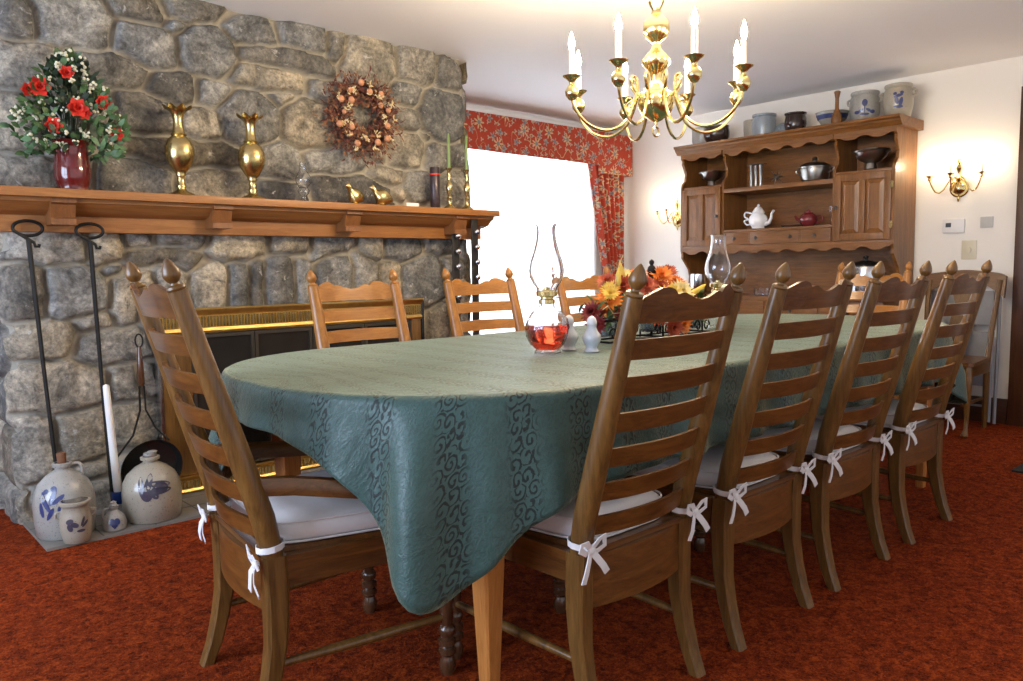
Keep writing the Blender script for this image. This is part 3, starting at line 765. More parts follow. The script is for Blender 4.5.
# ------------------------------------------------------------------ things on the table
TT = ZT+.0035
def glassy(name, outer, loc, parent, mat='glass', th=.0018, seg=28, wob=None, world=False):
    """open glass vessel: outer profile then back up the inside"""
    inner = [(max(r-th, .001), z) for r, z in outer[::-1]]
    g = G(); rg = []
    for r, z in outer+inner:
        rg.append([V((r*(1+(wob(2*pi*k/seg, z) if wob else 0))*cos(2*pi*k/seg)+loc[0], r*(1+(wob(2*pi*k/seg, z) if wob else 0))*sin(2*pi*k/seg)+loc[1], z+loc[2])) for k in range(seg)])
    rg.append(rg[0]); rs = [[g.bm.verts.new(p) for p in r] for r in rg[:-1]]; rs.append(rs[0])
    for a, b in zip(rs[:-1], rs[1:]):
        for i in range(seg): g.bm.faces.new((a[i], a[(i+1) % seg], b[(i+1) % seg], b[i]))
    return g.build(name, mat, parent, ang=60)
def oil_lamp(loc, label, s=1.):
    t = root('oil_lamp', label, 'oil lamp', loc); t.scale = (s, s, s)
    sw = lambda a, z: .035*sin(7*a+z*70)
    glassy('font', [(.038, .002), (.040, .006), (.033, .013), (.050, .028), (.061, .052), (.065, .077), (.059, .102), (.044, .122), (.024, .136), (.020, .150)], (0, 0, 0), t, wob=sw)
    g = G(); g.lathe([(.0305, .0135), (.047, .029), (.0577, .052), (.0617, .077), (.0600, .086)], seg=28, wob=sw); oil = g.build('lamp_oil', 'redoil', t); oil['label'] = 'red lamp oil'
    g = G(); g.lathe([(.022, .146), (.024, .148), (.024, .158), (.018, .161), (.018, .165), (.031, .169), (.032, .182), (.027, .184), (.010, .188), (.010, .194), (.004, .196)], seg=20)
    g.tube([(.02, 0, .163), (.045, 0, .163)], .0018, 6); g.lathe([(.007, 0), (.008, .003), (.003, .004)], (.047, 0, .161), 10); g.build('burner', 'brass', t)
    glassy('chimney', [(.029, .182), (.030, .192), (.040, .205), (.049, .222), (.0515, .243), (.047, .268), (.037, .297), (.030, .325), (.027, .350), (.0275, .368), (.032, .376)], (0, 0, 0), t, th=.0026)
    return t
lm = oil_lamp((1.765, 1.775, TT), 'glass oil lamp with red oil and tall clear chimney beside the shakers', 1.1)
lm2 = oil_lamp((2.93, 1.90, TT), 'glass oil lamp behind the flower centrepiece, partly hidden by the nearest chair', 1.08)
for ob in [q for q in lm2.children if q.name.startswith('lamp_oil')]: bpy.data.objects.remove(ob)
for (x, y), lb in (((1.888, 1.795), 'spotted white china shaker next to the oil lamp, left of the pair'), ((1.895, 1.70), 'spotted white china shaker with a feathery stem behind it, right of the pair')):
    t = root('shaker', lb, 'shaker', (x, y, TT), group='pair of china shakers')
    g = G(); g.lathe([(.021, 0), (.023, .003), (.017, .010), (.016, .016), (.023, .030), (.027, .044), (.025, .056), (.017, .068), (.0135, .080), (.0145, .090)], seg=24, wob=lambda a, z: .03*cos(8*a) if z < .075 else 0)
    g.build('body', 'bluewhite', t)
    t.scale = (1.12, 1.12, 1.0)
    g = G(); g.lathe([(.0145, .090), (.0150, .094), (.0150, .1), (.012, .110), (.006, .116), (.001, .118)], seg=20); g.build('cap', 'white', t)
def mum(parent, name, p, d, r, mat, layers=3, petals=13, thin=.2, lab=None):
    g = G(); d = V(d).normalized(); a = V((0, 0, 1)) if abs(d.z) < .8 else V((1, 0, 0)); u = d.cross(a).normalized(); w = d.cross(u)
    for l in range(layers):
        k = 1-l*.24; el = radians(8+l*24)
        for q in range(petals-l):
            an = 2*pi*(q+.5*l+R.uniform(-.2, .2))/(petals-l)
            dd = (u*cos(an)+w*sin(an))*cos(el)+d*sin(el)
            g.leaf(V(p)+d*.002*l, dd, d, r*k*R.uniform(.85, 1.05), r*thin*1.6, -.15)
    g.ball(V(p)+d*r*.12, r*.2, u=7, v=5)
    o = g.build(name, mat, parent, smooth=True, nofix=True)
    return o
cx_, cy_ = 2.43, 1.87
cp = root('flower_centrepiece', 'autumn flower centrepiece of orange and yellow chrysanthemums in a black iron stand', 'flower arrangement', (cx_, cy_, TT))
g = G(); 
for sx in (-.26, 0, .26):
    for yy in (-.055, .055):
        for k in range(2):
            s = 1 if k else -1
            pts = [V((sx+s*(.03+.022*cos(a)*(1-a/9)), yy, .033+.026*sin(a)*(1-a/9))) for a in [q*.45 for q in range(15)]]
            g.tube(pts, .0035, 6)
        g.tube([(sx, yy, 0), (sx, yy, .085)], .004, 6)
    ring = [(sx+.058*cos(2*pi*k/20), .058*sin(2*pi*k/20), .083) for k in range(21)]; g.tube(ring, .004, 6)
for yy in (-.055, .055): g.tube([(-.31, yy, .006), (.31, yy, .006)], .004, 6)
for xx in (-.31, .31): g.tube([(xx, -.055, .006), (xx, .055, .006)], .004, 6)
g.tube([(.0, 0, .006), (.0, 0, .235)], .005, 8); g.tube([(0, -.055, .006), (0, .055, .006)], .004, 6)
g.build('iron_stand', 'iron', cp)
g = G(); g.lathe([(.004, .225), (.008, .232), (.015, .245), (.018, .258), (.014, .272), (.006, .280), (.010, .288), (.009, .296), (.001, .302)], seg=14); g.build('finial', 'iron', cp)
for sx in (-.26, 0, .26):
    glassy('glass_cup', [(.02, .02), (.042, .024), (.05, .05), (.054, .098)], (sx, 0, 0), cp)
    g = G(); g.lathe([(.018, .024), (.038, .028), (.044, .05), (.046, .075), (.001, .078)], (sx, 0, 0), 20); g.build('filler', 'steel', cp)
FL = [(-.27, -.02, .155, 'orange', .048), (-.31, .03, .11, 'maroonpetal', .04), (-.24, -.06, .10, 'maroonpetal', .036), (-.17, .0, .20, 'rust', .046), (-.20, .05, .215, 'rust', .042), (-.10, -.05, .20, 'rust', .042),
      (-.05, .03, .235, 'orange', .042), (.02, -.03, .235, 'orange', .046), (.07, .03, .225, 'rust', .042), (.12, -.02, .205, 'orange', .042), (.0, -.09, .155, 'yellow', .055), (-.04, -.085, .125, 'yellow', .05), (.08, -.08, .175, 'cream', .046),
      (.17, .02, .18, 'rust', .040), (.20, -.04, .145, 'maroonpetal', .040), (.12, -.09, .12, 'yellow', .045), (.19, -.08, .10, 'yellow', .040), (.26, -.02, .13, 'yellow', .042), (.30, .02, .085, 'cream', .036), (-.14, -.07, .12, 'maroonpetal', .036),
      (-.30, -.05, .18, 'yellow', .030), (.0, -.10, .045, 'rust', .040), (.06, -.10, .055, 'orange', .038), (-.33, -.01, .07, 'maroonpetal', .036), (.08, -.02, .25, 'rust', .036), (-.12, .04, .24, 'cream', .03),
      (.04, .0, .20, 'orange', .045), (-.02, -.05, .19, 'rust', .045), (.14, .03, .20, 'orange', .04), (-.09, .0, .17, 'maroonpetal', .045), (-.15, -.05, .16, 'rust', .045), (.11, -.05, .165, 'rust', .045), (.05, -.07, .13, 'maroonpetal', .045), (.23, .0, .155, 'rust', .038), (.15, -.06, .13, 'orange', .04), (-.22, .02, .19, 'yellow', .035), (-.06, -.07, .09, 'rust', .04), (.24, -.06, .09, 'cream', .038), (-.25, .01, .13, 'rust', .042)]
g = G(); gl = G()
for x, y, z, mt, r in FL:
    p = V((x, y, z)); base_ = V((min((-.26, 0, .26), key=lambda q: abs(q-x)), 0, .08)); d = (p-V((x*.75, 0, .06))).normalized()
    mum(cp, 'chrysanthemum', p, d+V((-.45, -.55, .1)), r*1.22, mt, 4 if mt != 'yellow' else 3, 17, .17)
    if z > .09: g.tube([base_, (base_+p)/2+V((0, 0, .02)), p], .0018, 5)
for k in range(260):
    x = R.uniform(-.31, .31); y = R.uniform(-.09, .09); z = R.uniform(.07, .17); d = V((R.uniform(-1, 1), R.uniform(-1, .6), R.uniform(-.5, 1)))
    gl.leaf((x, y, z), d, (0, 0, 1), R.uniform(.03, .06), R.uniform(.014, .024), .3)
g.build('stem', 'stem', cp); tag(gl.build('foliage', 'leaf', cp, nofix=True), kind='stuff')
for x, y, z, dx in ((-.14, .03, .225, -.2), (-.20, .0, .20, .05), (.22, -.05, .17, .6), (.16, -.07, .165, .8)):
    p = V((x, y, z)); d = V((dx, 0, 1 if dx < .3 else .25)).normalized(); G().tube([p, p+d*.02, p+d*.05, p+d*.075], [.006, .012, .009, .002], 8).build('pod', 'yellow', cp)
g = G()
for a in ((-.30, -.06, .11, -.10, -.04, .02), (-.22, .0, .2, .05, 0, .12)):
    p = V(a[:3]); q = V(a[3:]); g.tube([p-V((-.04, 0, .0)), p, p+q*.5+V((0, 0, .02)), p+q], .0017, 5)
g.build('twig', 'drycream', cp)

# ------------------------------------------------------------------ chandelier
CHX, CHY, CZ = 2.455, 1.87, 1.72
chd = root('chandelier', 'polished brass eight arm chandelier with lit candle bulbs above the table', 'chandelier', (CHX, CHY, ZC))
DZ = -.022
g = G()
pf = [(.001, 1.605), (.006, 1.608), (.008, 1.618), (.018, 1.622), (.052, 1.645), (.068, 1.675), (.070, 1.70), (.060, 1.722), (.046, 1.732), (.028, 1.736), (.022, 1.745), (.020, 1.78), (.026, 1.80), (.036, 1.812), (.050, 1.835), (.050, 1.85), (.036, 1.868), (.018, 1.888), (.016, 1.905),
      (.020, 1.915), (.040, 1.93), (.048, 1.955), (.044, 1.985), (.028, 2.005), (.018, 2.012), (.016, 2.03), (.024, 2.045), (.030, 2.06), (.024, 2.075), (.012, 2.085), (.010, 2.10), (.010, 2.12)]
g.lathe([(r, z-ZC+DZ) for r, z in pf], seg=48, wob=lambda a, z: .06*abs(sin(6*a+z*45)) if (1.79 < z+ZC < 1.88 or 1.91 < z+ZC < 2.0) else 0)
g.build('column', 'brass', chd)
g = G(); ring = [(.018*cos(2*pi*k/16), 0, 1.560-ZC+.018*sin(2*pi*k/16)) for k in range(17)]; g.tube(ring, .004, 6); g.build('pull_ring', 'brass', chd)
g = G(); g.tube([(0, 0, 2.12-ZC), (0, 0, -.02)], .006, 8); g.lathe([(.055, 0), (.055, -.006), (.03, -.02), (.01, -.03), (.006, -.034)], (0, 0, -.001), 24); g.build('canopy_rod', 'brass', chd)
base_an = atan2(-CHY, -CHX)+pi/8
for k in range(8):
    a = base_an+k*pi/4; ux, uy = cos(a), sin(a)
    prof = [(.055, 1.70), (.085, 1.735), (.10, 1.765), (.092, 1.785), (.078, 1.775), (.076, 1.745), (.085, 1.69), (.12, 1.62), (.18, 1.585), (.24, 1.590), (.29, 1.62), (.322, 1.665), (.332, 1.70)]
    # smooth path
    pts = [V((r*ux, r*uy, z-ZC+DZ)) for r, z in prof]; sm_ = []
    for i in range(len(pts)-1):
        p0, p1, p2, p3 = pts[max(i-1, 0)], pts[i], pts[i+1], pts[min(i+2, len(pts)-1)]
        for q in range(3):
            t_ = q/3; sm_.append(.5*((2*p1)+(-p0+p2)*t_+(2*p0-5*p1+4*p2-p3)*t_*t_+(-p0+3*p1-3*p2+p3)*t_**3))
    sm_.append(pts[-1]); g = G(); g.tube(sm_, .0058, 8)
    sc = [V(((.105+.016*cos(q*.5)*(1-q/14))*ux, (.105+.016*cos(q*.5)*(1-q/14))*uy, 1.67-ZC+.016*sin(q*.5)*(1-q/14))) for q in range(12)]; g.tube(sc, .0035, 6)
    ar = g.build('arm', 'brass', chd)
    px, py = .332*ux, .332*uy
    g = G(); g.lathe([(.004, 1.725), (.012, 1.728), (.024, 1.745), (.026, 1.758), (.018, 1.775), (.009, 1.785), (.010, 1.793), (.020, 1.803), (.033, 1.812), (.034, 1.815), (.014, 1.812), (.012, 1.814)], (px, py, -ZC-.060), 20)
    g.build('candle_cup', 'brass', ar)
    g = G(); g.lathe([(.0105, 1.812), (.0105, 1.905), (.004, 1.908)], (px, py, -ZC-.060), 12); cs = g.build('candle_sleeve', 'candle', ar)
    g = G(); g.lathe([(.005, 1.907), (.009, 1.918), (.0115, 1.930), (.009, 1.945), (.004, 1.96), (.001, 1.972)], (px, py, -ZC-.060), 10); g.build('bulb', 'bulb', cs)

# ------------------------------------------------------------------ wall sconces
def sconce(loc, label):
    t = root('wall_sconce', label, 'wall lamp', loc, group='brass three arm wall sconces')
    g = G(); mm = Matrix.Rotation(-pi/2, 4, 'Y')   # lathe axis pointing -X (into the room)
    g.lathe([(.058, 0), (.060, .004), (.052, .008), (.050, .014), (.040, .034), (.020, .046), (.001, .049)], (0, 0, 0), 24, mm)
    g.lathe([(.004, -.088), (.007, -.075), (.010, -.066), (.006, -.055)], (-.015, 0, 0), 10)
    g.lathe([(.010, .05), (.016, .062), (.010, .078), (.008, .095), (.014, .115), (.020, .128), (.014, .145), (.005, .155), (.012, .172), (.010, .185), (.001, .192)], (-.018, 0, 0), 14)
    g.build('backplate', 'brass', t)
    for k, (dy, dx) in enumerate(((-.155, -.09), (0, -.17), (.155, -.09))):
        sm_ = []
        for q in range(15):
            u = q/14; h = interp([(0, .050), (.15, .062), (.3, .040), (.5, -.020), (.65, -.040), (.8, -.028), (.92, .010), (1, .050)], u)
            sm_.append((-.035+(dx+.035)*u, dy*u, h+.01))
        g = G(); g.tube(sm_, .0048, 8)
        sc_ = [(-.04+dx*.2, dy*.2+(.012*cos(q*.5))*(1-q/14)*(1 if dy >= 0 else -1), .055+.014*sin(q*.5)*(1-q/14)) for q in range(11)]; g.tube(sc_, .003, 6)
        ar = g.build('arm', 'brass', t); e = sm_[-1]
        g = G(); g.lathe([(.004, -.008), (.012, .0), (.008, .012), (.018, .02), (.023, .026), (.010, .026)], e, 14); g.build('candle_cup', 'brass', ar)
        g = G(); g.lathe([(.0065, .024), (.0065, .085), (.002, .087)], e, 10); cs = g.build('candle_sleeve', 'candle', ar)
        g = G(); g.lathe([(.003, .086), (.0065, .098), (.0075, .106), (.004, .124), (.001, .133)], e, 8); g.build('bulb', 'bulb2', cs)
    return t
sconce((XW-.001, 1.862, 1.53), 'brass three arm wall sconce between the hutch and the dark door casing')
s2 = dup([o for o in bpy.data.objects if o.name == 'wall_sconce'][0], (XW-.001, 4.09, 1.445), 0, 'brass three arm wall sconce between the window and the left side of the hutch')

# ------------------------------------------------------------------ wall fittings
g = G(); t = root('thermostat', 'white thermostat on the cream wall under the sconce', 'thermostat', (XW, 1.885, 1.285))
G().box(-.025, -.001, -.066, .066, -.045, .045, .005).build('housing', 'whiteplastic', t)
G().box(-.027, -.024, .012, .045, -.008, .02).build('display', 'screen', t)
t = root('dimmer_switch', 'ivory dimmer switch plate with round knob on the wall', 'light switch', (XW, 1.79, 1.125))
G().box(-.007, -.001, -.045, .045, -.062, .062, .003).build('plate', 'ivory', t)
g = G(); g.lathe([(.016, 0), (.015, .012), (.001, .013)], (-.006, 0, 0), 18, Matrix.Rotation(-pi/2, 4, 'Y')); g.build('knob', 'ivory', t)
tag(G().box(XW-.008, XW-.001, 1.655, 1.73, 1.265, 1.335, .002).build('wall_plate', 'greyplastic'), 'small grey louvred wall plate right of the thermostat', 'wall plate')

# ------------------------------------------------------------------ window dressing
def uvbuild(name, P2, UV, mat, thick=.004, parent=None):
    bm = bmesh.new(); ul = bm.loops.layers.uv.new('uv'); nx, nz = len(P2), len(P2[0])
    vs = [[bm.verts.new(P2[i][j]) for j in range(nz)] for i in range(nx)]
    for i in range(nx-1):
        for j in range(nz-1):
            f = bm.faces.new((vs[i][j], vs[i+1][j], vs[i+1][j+1], vs[i][j+1]))
            for lp, (a, b) in zip(f.loops, ((i, j), (i+1, j), (i+1, j+1), (i, j+1))): lp[ul].uv = UV[a][b]
    if parent is not None: bmesh.ops.translate(bm, verts=bm.verts, vec=-parent.location)
    me = bpy.data.meshes.new(name); bm.to_mesh(me); bm.free(); me.materials.append(M[mat]); me.polygons.foreach_set('use_smooth', [True]*len(me.polygons))
    o = bpy.data.objects.new(name, me); C.objects.link(o)
    if parent is not None: o.parent = parent
    if thick: s = o.modifiers.new('t', 'SOLIDIFY'); s.thickness = thick
    return o
# sheer
P2, UV = [], []
for i in range(260):
    x = 3.22+2.08*i/259; col = []; cu = []
    for j in range(14):
        z = .10+1.95*j/13; y = 4.70+.016*sin(x*2*pi/.062+.7*noise.noise(V((x*3, z, 0))))*(1-.0*z)+.01*noise.noise(V((x*4, z*1.5, 0)))
        col.append(V((x, y, z))); cu.append((x, z))
    P2.append(col); UV.append(cu)
tag(uvbuild('sheer_curtain', P2, UV, 'sheer', 0), 'white pleated sheer curtain glowing in front of the window', 'curtain')
# drape gathered to the right
P2, UV = [], []
for i in range(120):
    u = i/119; col = []; cu = []
    for j in range(40):
        z = .06+1.93*j/39; k = min(1, max(0, (z-.95)/1.0))
        xl = 5.27-.10*k+.0*z-(.0 if z > .9 else 0)+(.10*(1-k)) - .02; xr = 5.60+.02*k
        ph = u*2*pi*6.2; fold = .032*sin(ph)+.012*sin(ph*2+1)
        x = xl+(xr-xl)*u+.010*cos(ph); y = 4.648+fold*.8
        col.append(V((x, y, z))); cu.append((u*.95+.2*sin(z), z))
    P2.append(col); UV.append(cu)
tag(uvbuild('drape', P2, UV, 'floral', .003), 'orange red floral drape gathered at the right side of the window', 'curtain')
# boxed valance
vy = 4.60; t = root('valance', 'orange red floral boxed valance across the top of the window', 'valance', (4.4, 4.7, 2.2))
def panel(name, poly, y0, y1):
    bm = bmesh.new(); ul = bm.loops.layers.uv.new('uv')
    A = [bm.verts.new((a, y0, b)) for a, b in poly]; B = [bm.verts.new((a, y1, b)) for a, b in poly]; n_ = len(poly)
    fs = [bm.faces.new(A), bm.faces.new(B[::-1])]
    for i in range(n_): fs.append(bm.faces.new((A[i], B[i], B[(i+1) % n_], A[(i+1) % n_])))
    for f in fs:
        for lp in f.loops: c = lp.vert.co; lp[ul].uv = (c.x+c.y*.7, c.z)
    bmesh.ops.recalc_face_normals(bm, faces=bm.faces); bmesh.ops.translate(bm, verts=bm.verts, vec=-t.location)
    me = bpy.data.meshes.new(name); bm.to_mesh(me); bm.free(); me.materials.append(M['floral'])
    o = bpy.data.objects.new(name, me); C.objects.link(o); o.parent = t
panel('front_panel', [(3.22, 2.222), (5.675, 2.222), (5.675, 1.865), (5.225, 1.865), (5.225, 1.935), (3.62, 1.945), (3.62, 1.88), (3.22, 1.88)], vy-.015, vy)
panel('top_board', [(3.22, 2.222), (5.675, 2.222), (5.675, 2.21), (3.22, 2.21)], vy, YW-.05)
panel('side_panel', [(5.660, 2.209), (5.675, 2.209), (5.675, 1.865), (5.660, 1.865)], vy, YW-.002)

# ------------------------------------------------------------------ hutch
HX, HY0, HY1 = 5.33, 2.13, 3.81       # upper cabinet front plane, right side, left side
hu = root('hutch', 'tall maple hutch with scalloped trim, cupboards and open shelves against the wall', 'hutch', (5.5, (HY0+HY1)/2, 0))
def hb(name, x0, x1, y0, y1, z0, z1, mat='hutchy', bev=.002, par=None):
    return G().box(x0, x1, y0, y1, z0, z1, bev).build(name, mat, par or hu, True)
XB = XW-.012
# curved front edges of the sides
def side(y0, y1, name='side_panel'):
    pts = [(XB, 1.94), (HX, 1.94), (HX, 1.90), (HX+.02, 1.885), (HX+.012, 1.86), (HX+.03, 1.83), (HX+.055, 1.78), (HX+.045, 1.73), (HX+.01, 1.70), (HX, 1.67), (HX, 1.17), (HX+.012, 1.14), (HX+.01, 1.11), (HX+.05, 1.07), (HX+.10, 1.02), (HX+.12, .96), (HX+.11, .9), (HX+.08, .85), (HX+.05, .82), (XB, .82)]
    g = G(); g.prism(pts, lambda a, b: V((a, y0, b)), lambda a, b: V((a, y1, b))); g.build(name, 'hutchz', hu, True, ang=20)
side(HY0, HY0+.02); side(HY1-.02, HY1)
for y in (2.535, 3.415):
    pts = [(XB, 1.94), (HX+.01, 1.94), (HX+.01, 1.90), (HX+.03, 1.885), (HX+.022, 1.86), (HX+.04, 1.83), (HX+.065, 1.78), (HX+.055, 1.73), (HX+.02, 1.70), (HX+.01, 1.67), (HX+.01, 1.19), (XB, 1.19)]
    g = G(); g.prism(pts, lambda a, b: V((a, y, b)), lambda a, b: V((a, y+.018, b))); g.build('partition', 'hutchz', hu, True, ang=20)
hb('back_panel', XB-.004, XW-.003, HY0+.02, HY1-.02, .8, 1.95, bev=0)
# top and cornice
g = G(); cpz = [(XW-.01, 1.935), (HX-.005, 1.935), (HX-.015, 1.95), (HX-.03, 1.962), (HX-.035, 1.975), (HX-.05, 1.985), (HX-.055, 2.0), (XW-.01, 2.0)]
g.prism(cpz, lambda a, b: V((a, HY0-.035, b)), lambda a, b: V((a, HY1+.035, b))); g.build('cornice', 'hutchy', hu, True, ang=20)
def scallop(name, y0, y1, ztop, segs, x0, x1, par=None):
    """lower edge made of repeated ogee lobes; segs is a list of (fraction, depth)"""
    pts = [(y0, ztop), (y1, ztop)]; low = []
    for u, d in segs: low.append((y0+(y1-y0)*u, ztop-d))
    g = G(); g.prism(pts+low[::-1], lambda a, b: V((x0, a, b)), lambda a, b: V((x1, a, b))); return g.build(name, 'hutchy', hu, True, ang=12)
def lobes(nl, dmin, dmax, n=10):
    out = []
    for k in range(nl*n+1):
        u = k/(nl*n); ph = u*nl*2*pi
        out.append((u, dmin+(dmax-dmin)*(.5-.5*cos(ph))*(1-.3*sin(ph/2)**8) + .006*abs(cos(ph/2))**10))
    return out
scallop('top_scallop', HY0+.02, 2.535, 1.937, lobes(2, .030, .068), HX, HX+.018)
scallop('top_scallop', 2.553, 3.415, 1.937, lobes(5, .028, .072), HX, HX+.018)
scallop('top_scallop', 3.433, HY1-.02, 1.937, lobes(2, .030, .068), HX, HX+.018)
scallop('lower_scallop', HY0+.02, HY1-.02, 1.185, lobes(9, .018, .060), HX, HX+.018)
# shelves
hb('shelf', HX+.01, XB-.004, 2.553, 3.415, 1.603, 1.635); hb('shelf', HX+.01, XB-.004, 2.553, 3.415, 1.30, 1.318)
hb('shelf', HX+.01, XB-.004, HY0+.02, 2.535, 1.655, 1.672); hb('shelf', HX+.01, XB-.004, 3.433, HY1-.02, 1.655, 1.672)
hb('shelf', HX, XB-.004, HY0+.02, HY1-.02, 1.185, 1.2)
# drawers
for y0, y1 in ((2.556, 2.775), (2.79, 3.185), (3.20, 3.412)):
    d = hb('drawer', HX+.002, HX+.2, y0, y1, 1.203, 1.297)
    for ky in ([(y0+y1)/2] if y1-y0 < .3 else [y0+.06, y1-.06]):
        g = G(); g.lathe([(.004, 0), (.005, .010), (.012, .016), (.013, .022), (.008, .028), (.001, .029)], (HX+.002, ky, 1.25), 14, Matrix.Rotation(-pi/2, 4, 'Y')); g.build('knob', 'darkpewter', d, True)
for y in (2.782, 3.192): hb('divider', HX+.001, HX+.2, y-.006, y+.006, 1.2, 1.3)
# cupboard doors: two raised panels each
for y0, y1, kn in ((2.152, 2.533, 1), (3.437, 3.788, 0)):
    g = G(); z0, z1 = 1.205, 1.652; w = .045; ym = (y0+y1)/2
    for a, b, c, d_ in ((y0, y0+w, z0, z1), (y1-w, y1, z0, z1), (y0+w, y1-w, z0, z0+w), (y0+w, y1-w, z1-w, z1), (ym-.02, ym+.02, z0+w, z1-w)): g.box(HX-.008, HX+.012, a, b, c, d_, .002)
    dr = g.build('door', 'hutchz', hu, True)
    for a, b in ((y0+w, ym-.02), (ym+.02, y1-w)):
        g = G(); o1 = [(a, z0+w), (b, z0+w), (b, z1-w), (a, z1-w)]; rg = []
        for ins, x in ((.0, HX+.006), (.008, HX+.004), (.03, HX-.004), (.032, HX-.004)):
            rg.append([V((x, a+ins, z0+w+ins)), V((x, b-ins, z0+w+ins)), V((x, b-ins, z1-w-ins)), V((x, a+ins, z1-w-ins))])
        g.rings(rg); g.build('raised_panel', 'hutchz', dr, True, ang=10)
    ky = y1-.022 if kn else y0+.022
    g = G(); g.lathe([(.004, 0), (.005, .010), (.012, .016), (.013, .022), (.008, .028), (.001, .029)], (HX-.008, ky, 1.43), 14, Matrix.Rotation(-pi/2, 4, 'Y')); g.build('knob', 'darkpewter', dr, True)
    if kn:
        for z in (1.30, 1.56): G().box(HX-.011, HX-.007, y0-.016, y0+.004, z-.022, z+.022).build('hinge', 'brass', dr, True)
    hb('cupboard_back', HX+.015, HX+.02, y0-.0, y1, 1.2, 1.655, bev=0)
# base cabinet
BX = 5.19
hb('countertop', BX-.015, XW-.005, HY0-.02, HY1+.02, .795, .82, bev=.004)
hb('base_cabinet', BX+.01, XW-.005, HY0, HY1, .08, .795)
g = G(); g.box(BX+.03, XW-.02, HY0+.02, HY1-.02, 0, .08); g.build('plinth', 'hutchy', hu, True)
ys = [HY0+.02+(HY1-HY0-.04)*k/4 for k in range(5)]
for a, b in zip(ys[:-1], ys[1:]):
    d = hb('drawer', BX-.002, BX+.012, a+.01, b-.01, .655, .78); g = G()
    g.lathe([(.004, 0), (.005, .010), (.013, .018), (.008, .028), (.001, .029)], (BX-.002, (a+b)/2, .72), 14, Matrix.Rotation(-pi/2, 4, 'Y')); g.build('knob', 'darkpewter', d, True)
    d = hb('door', BX-.002, BX+.012, a+.01, b-.01, .10, .64, 'hutchz')
    G().box(BX-.008, BX-.001, a+.06, b-.06, .15, .59, .006).build('raised_panel', 'hutchz', d, True)

# ------------------------------------------------------------------ vessels helper
def vessel(name, label, cat, loc, prof, mat, seg=28, group=None, th=.006, extra=None, tilt=None, wob=None):
    t = root(name, label, cat, loc, group=group)
    n_ = len(prof); g = G()
    inner = [(max(r-th, .001), max(z, prof[0][1]+th)) for r, z in prof[::-1]]
    g.lathe(prof+inner+[(.001, prof[0][1]+th)], seg=seg, wob=wob); g.build('body', mat, t, ang=45)
    if extra: extra(t)
    return t
def handle(t, pts, r, mat, name='handle', seg=8, ell=None):
    g = G(); sm_ = []; P_ = [V(p) for p in pts]
    for i in range(len(P_)-1):
        p0, p1, p2, p3 = P_[max(i-1, 0)], P_[i], P_[i+1], P_[min(i+2, len(P_)-1)]
        for q in range(4):
            u = q/4; sm_.append(.5*((2*p1)+(-p0+p2)*u+(2*p0-5*p1+4*p2-p3)*u*u+(-p0+3*p1-3*p2+p3)*u**3))
    sm_.append(P_[-1]); g.tube(sm_, r, seg, ell); return g.build(name, mat, t)
def ov(rfun, a0, shapes, t, mat='cobalt', name='decoration'):
    """painted brush strokes laid on the glaze: shapes in (angle, z) wrapped on the body radius"""
    g = G()
    for (ca, cz, ra, rz, rot) in shapes:
        pts = []
        for k in range(14):
            q = 2*pi*k/14; a, b = ra*cos(q), rz*sin(q)
            pts.append((ca+a*cos(rot)-b*sin(rot), cz+a*sin(rot)+b*cos(rot)))
        vs = []
        for a, z in [(ca, cz)]+pts:
            r = rfun(z)+.0012; th = a0+a/rfun(cz); vs.append(g.bm.verts.new((r*cos(th), r*sin(th), z)))
        for k in range(14): g.bm.faces.new((vs[0], vs[1+k], vs[1+(k+1) % 14]))
    return g.build(name, mat, t, nofix=True)
def rf(prof):
    pr = sorted(prof, key=lambda q: q[1])
    return lambda z: interp([(b, a) for a, b in pr], z)
def facing(loc): return atan2(-loc[1], -loc[0])     # towards the camera

# on top of the hutch
TZ = 2.002
def crock_prof(r, h): return [(r*.78, 0), (r*.84, .004), (r*.98, h*.35), (r, h*.62), (r*.9, h*.84), (r*.84, h*.88), (r*.92, h*.92), (r*.92, h*.985), (r*.88, h)]
def ears(r, h, mat):
    def f(t):
        for s in (-1, 1): handle(t, [(0, s*r*.93, h*.82), (0, s*(r+.018), h*.78), (0, s*(r+.015), h*.66), (0, s*r*.97, h*.62)], .008, mat)
    return f
p = [(.068, 0), (.072, .004), (.085, .05), (.086, .11), (.088, .145), (.090, .15)]
vessel('crock', 'pale open stoneware crock on top of the hutch, at its left end', 'crock', (5.50, 3.72, TZ), p, 'stoneware', group='pottery on top of the hutch')
vessel('bean_pot', 'glossy dark brown round pot on top of the hutch near its left end', 'pot', (5.43, 3.545, TZ), [(.06, 0), (.075, .01), (.1, .05), (.103, .085), (.095, .12), (.098, .135)], 'brownglaze', group='pottery on top of the hutch')
vessel('crock', 'plain grey crock behind the blue grey one on top of the hutch', 'crock', (5.55, 3.28, TZ), [(.068, 0), (.08, .01), (.086, .08), (.088, .15), (.084, .155)], 'stoneware2', group='pottery on top of the hutch')
vessel('crock', 'blue grey rimmed stoneware crock on top of the hutch, left of the dark jar', 'crock', (5.44, 3.14, TZ), [(.062, 0), (.078, .01), (.088, .07), (.086, .12), (.080, .145), (.088, .152), (.088, .165)], 'stoneblue', group='pottery on top of the hutch')
vessel('jar', 'small near black stoneware jar on top of the hutch, near its middle', 'jar', (5.46, 2.90, TZ), [(.058, 0), (.068, .01), (.078, .06), (.075, .1), (.070, .125), (.077, .132), (.078, .142)], 'brownglaze', group='pottery on top of the hutch')
t = root('dark_plate', 'dark round lid leaning behind the grey crocks on top of the hutch', 'lid', (5.47, 3.02, TZ))
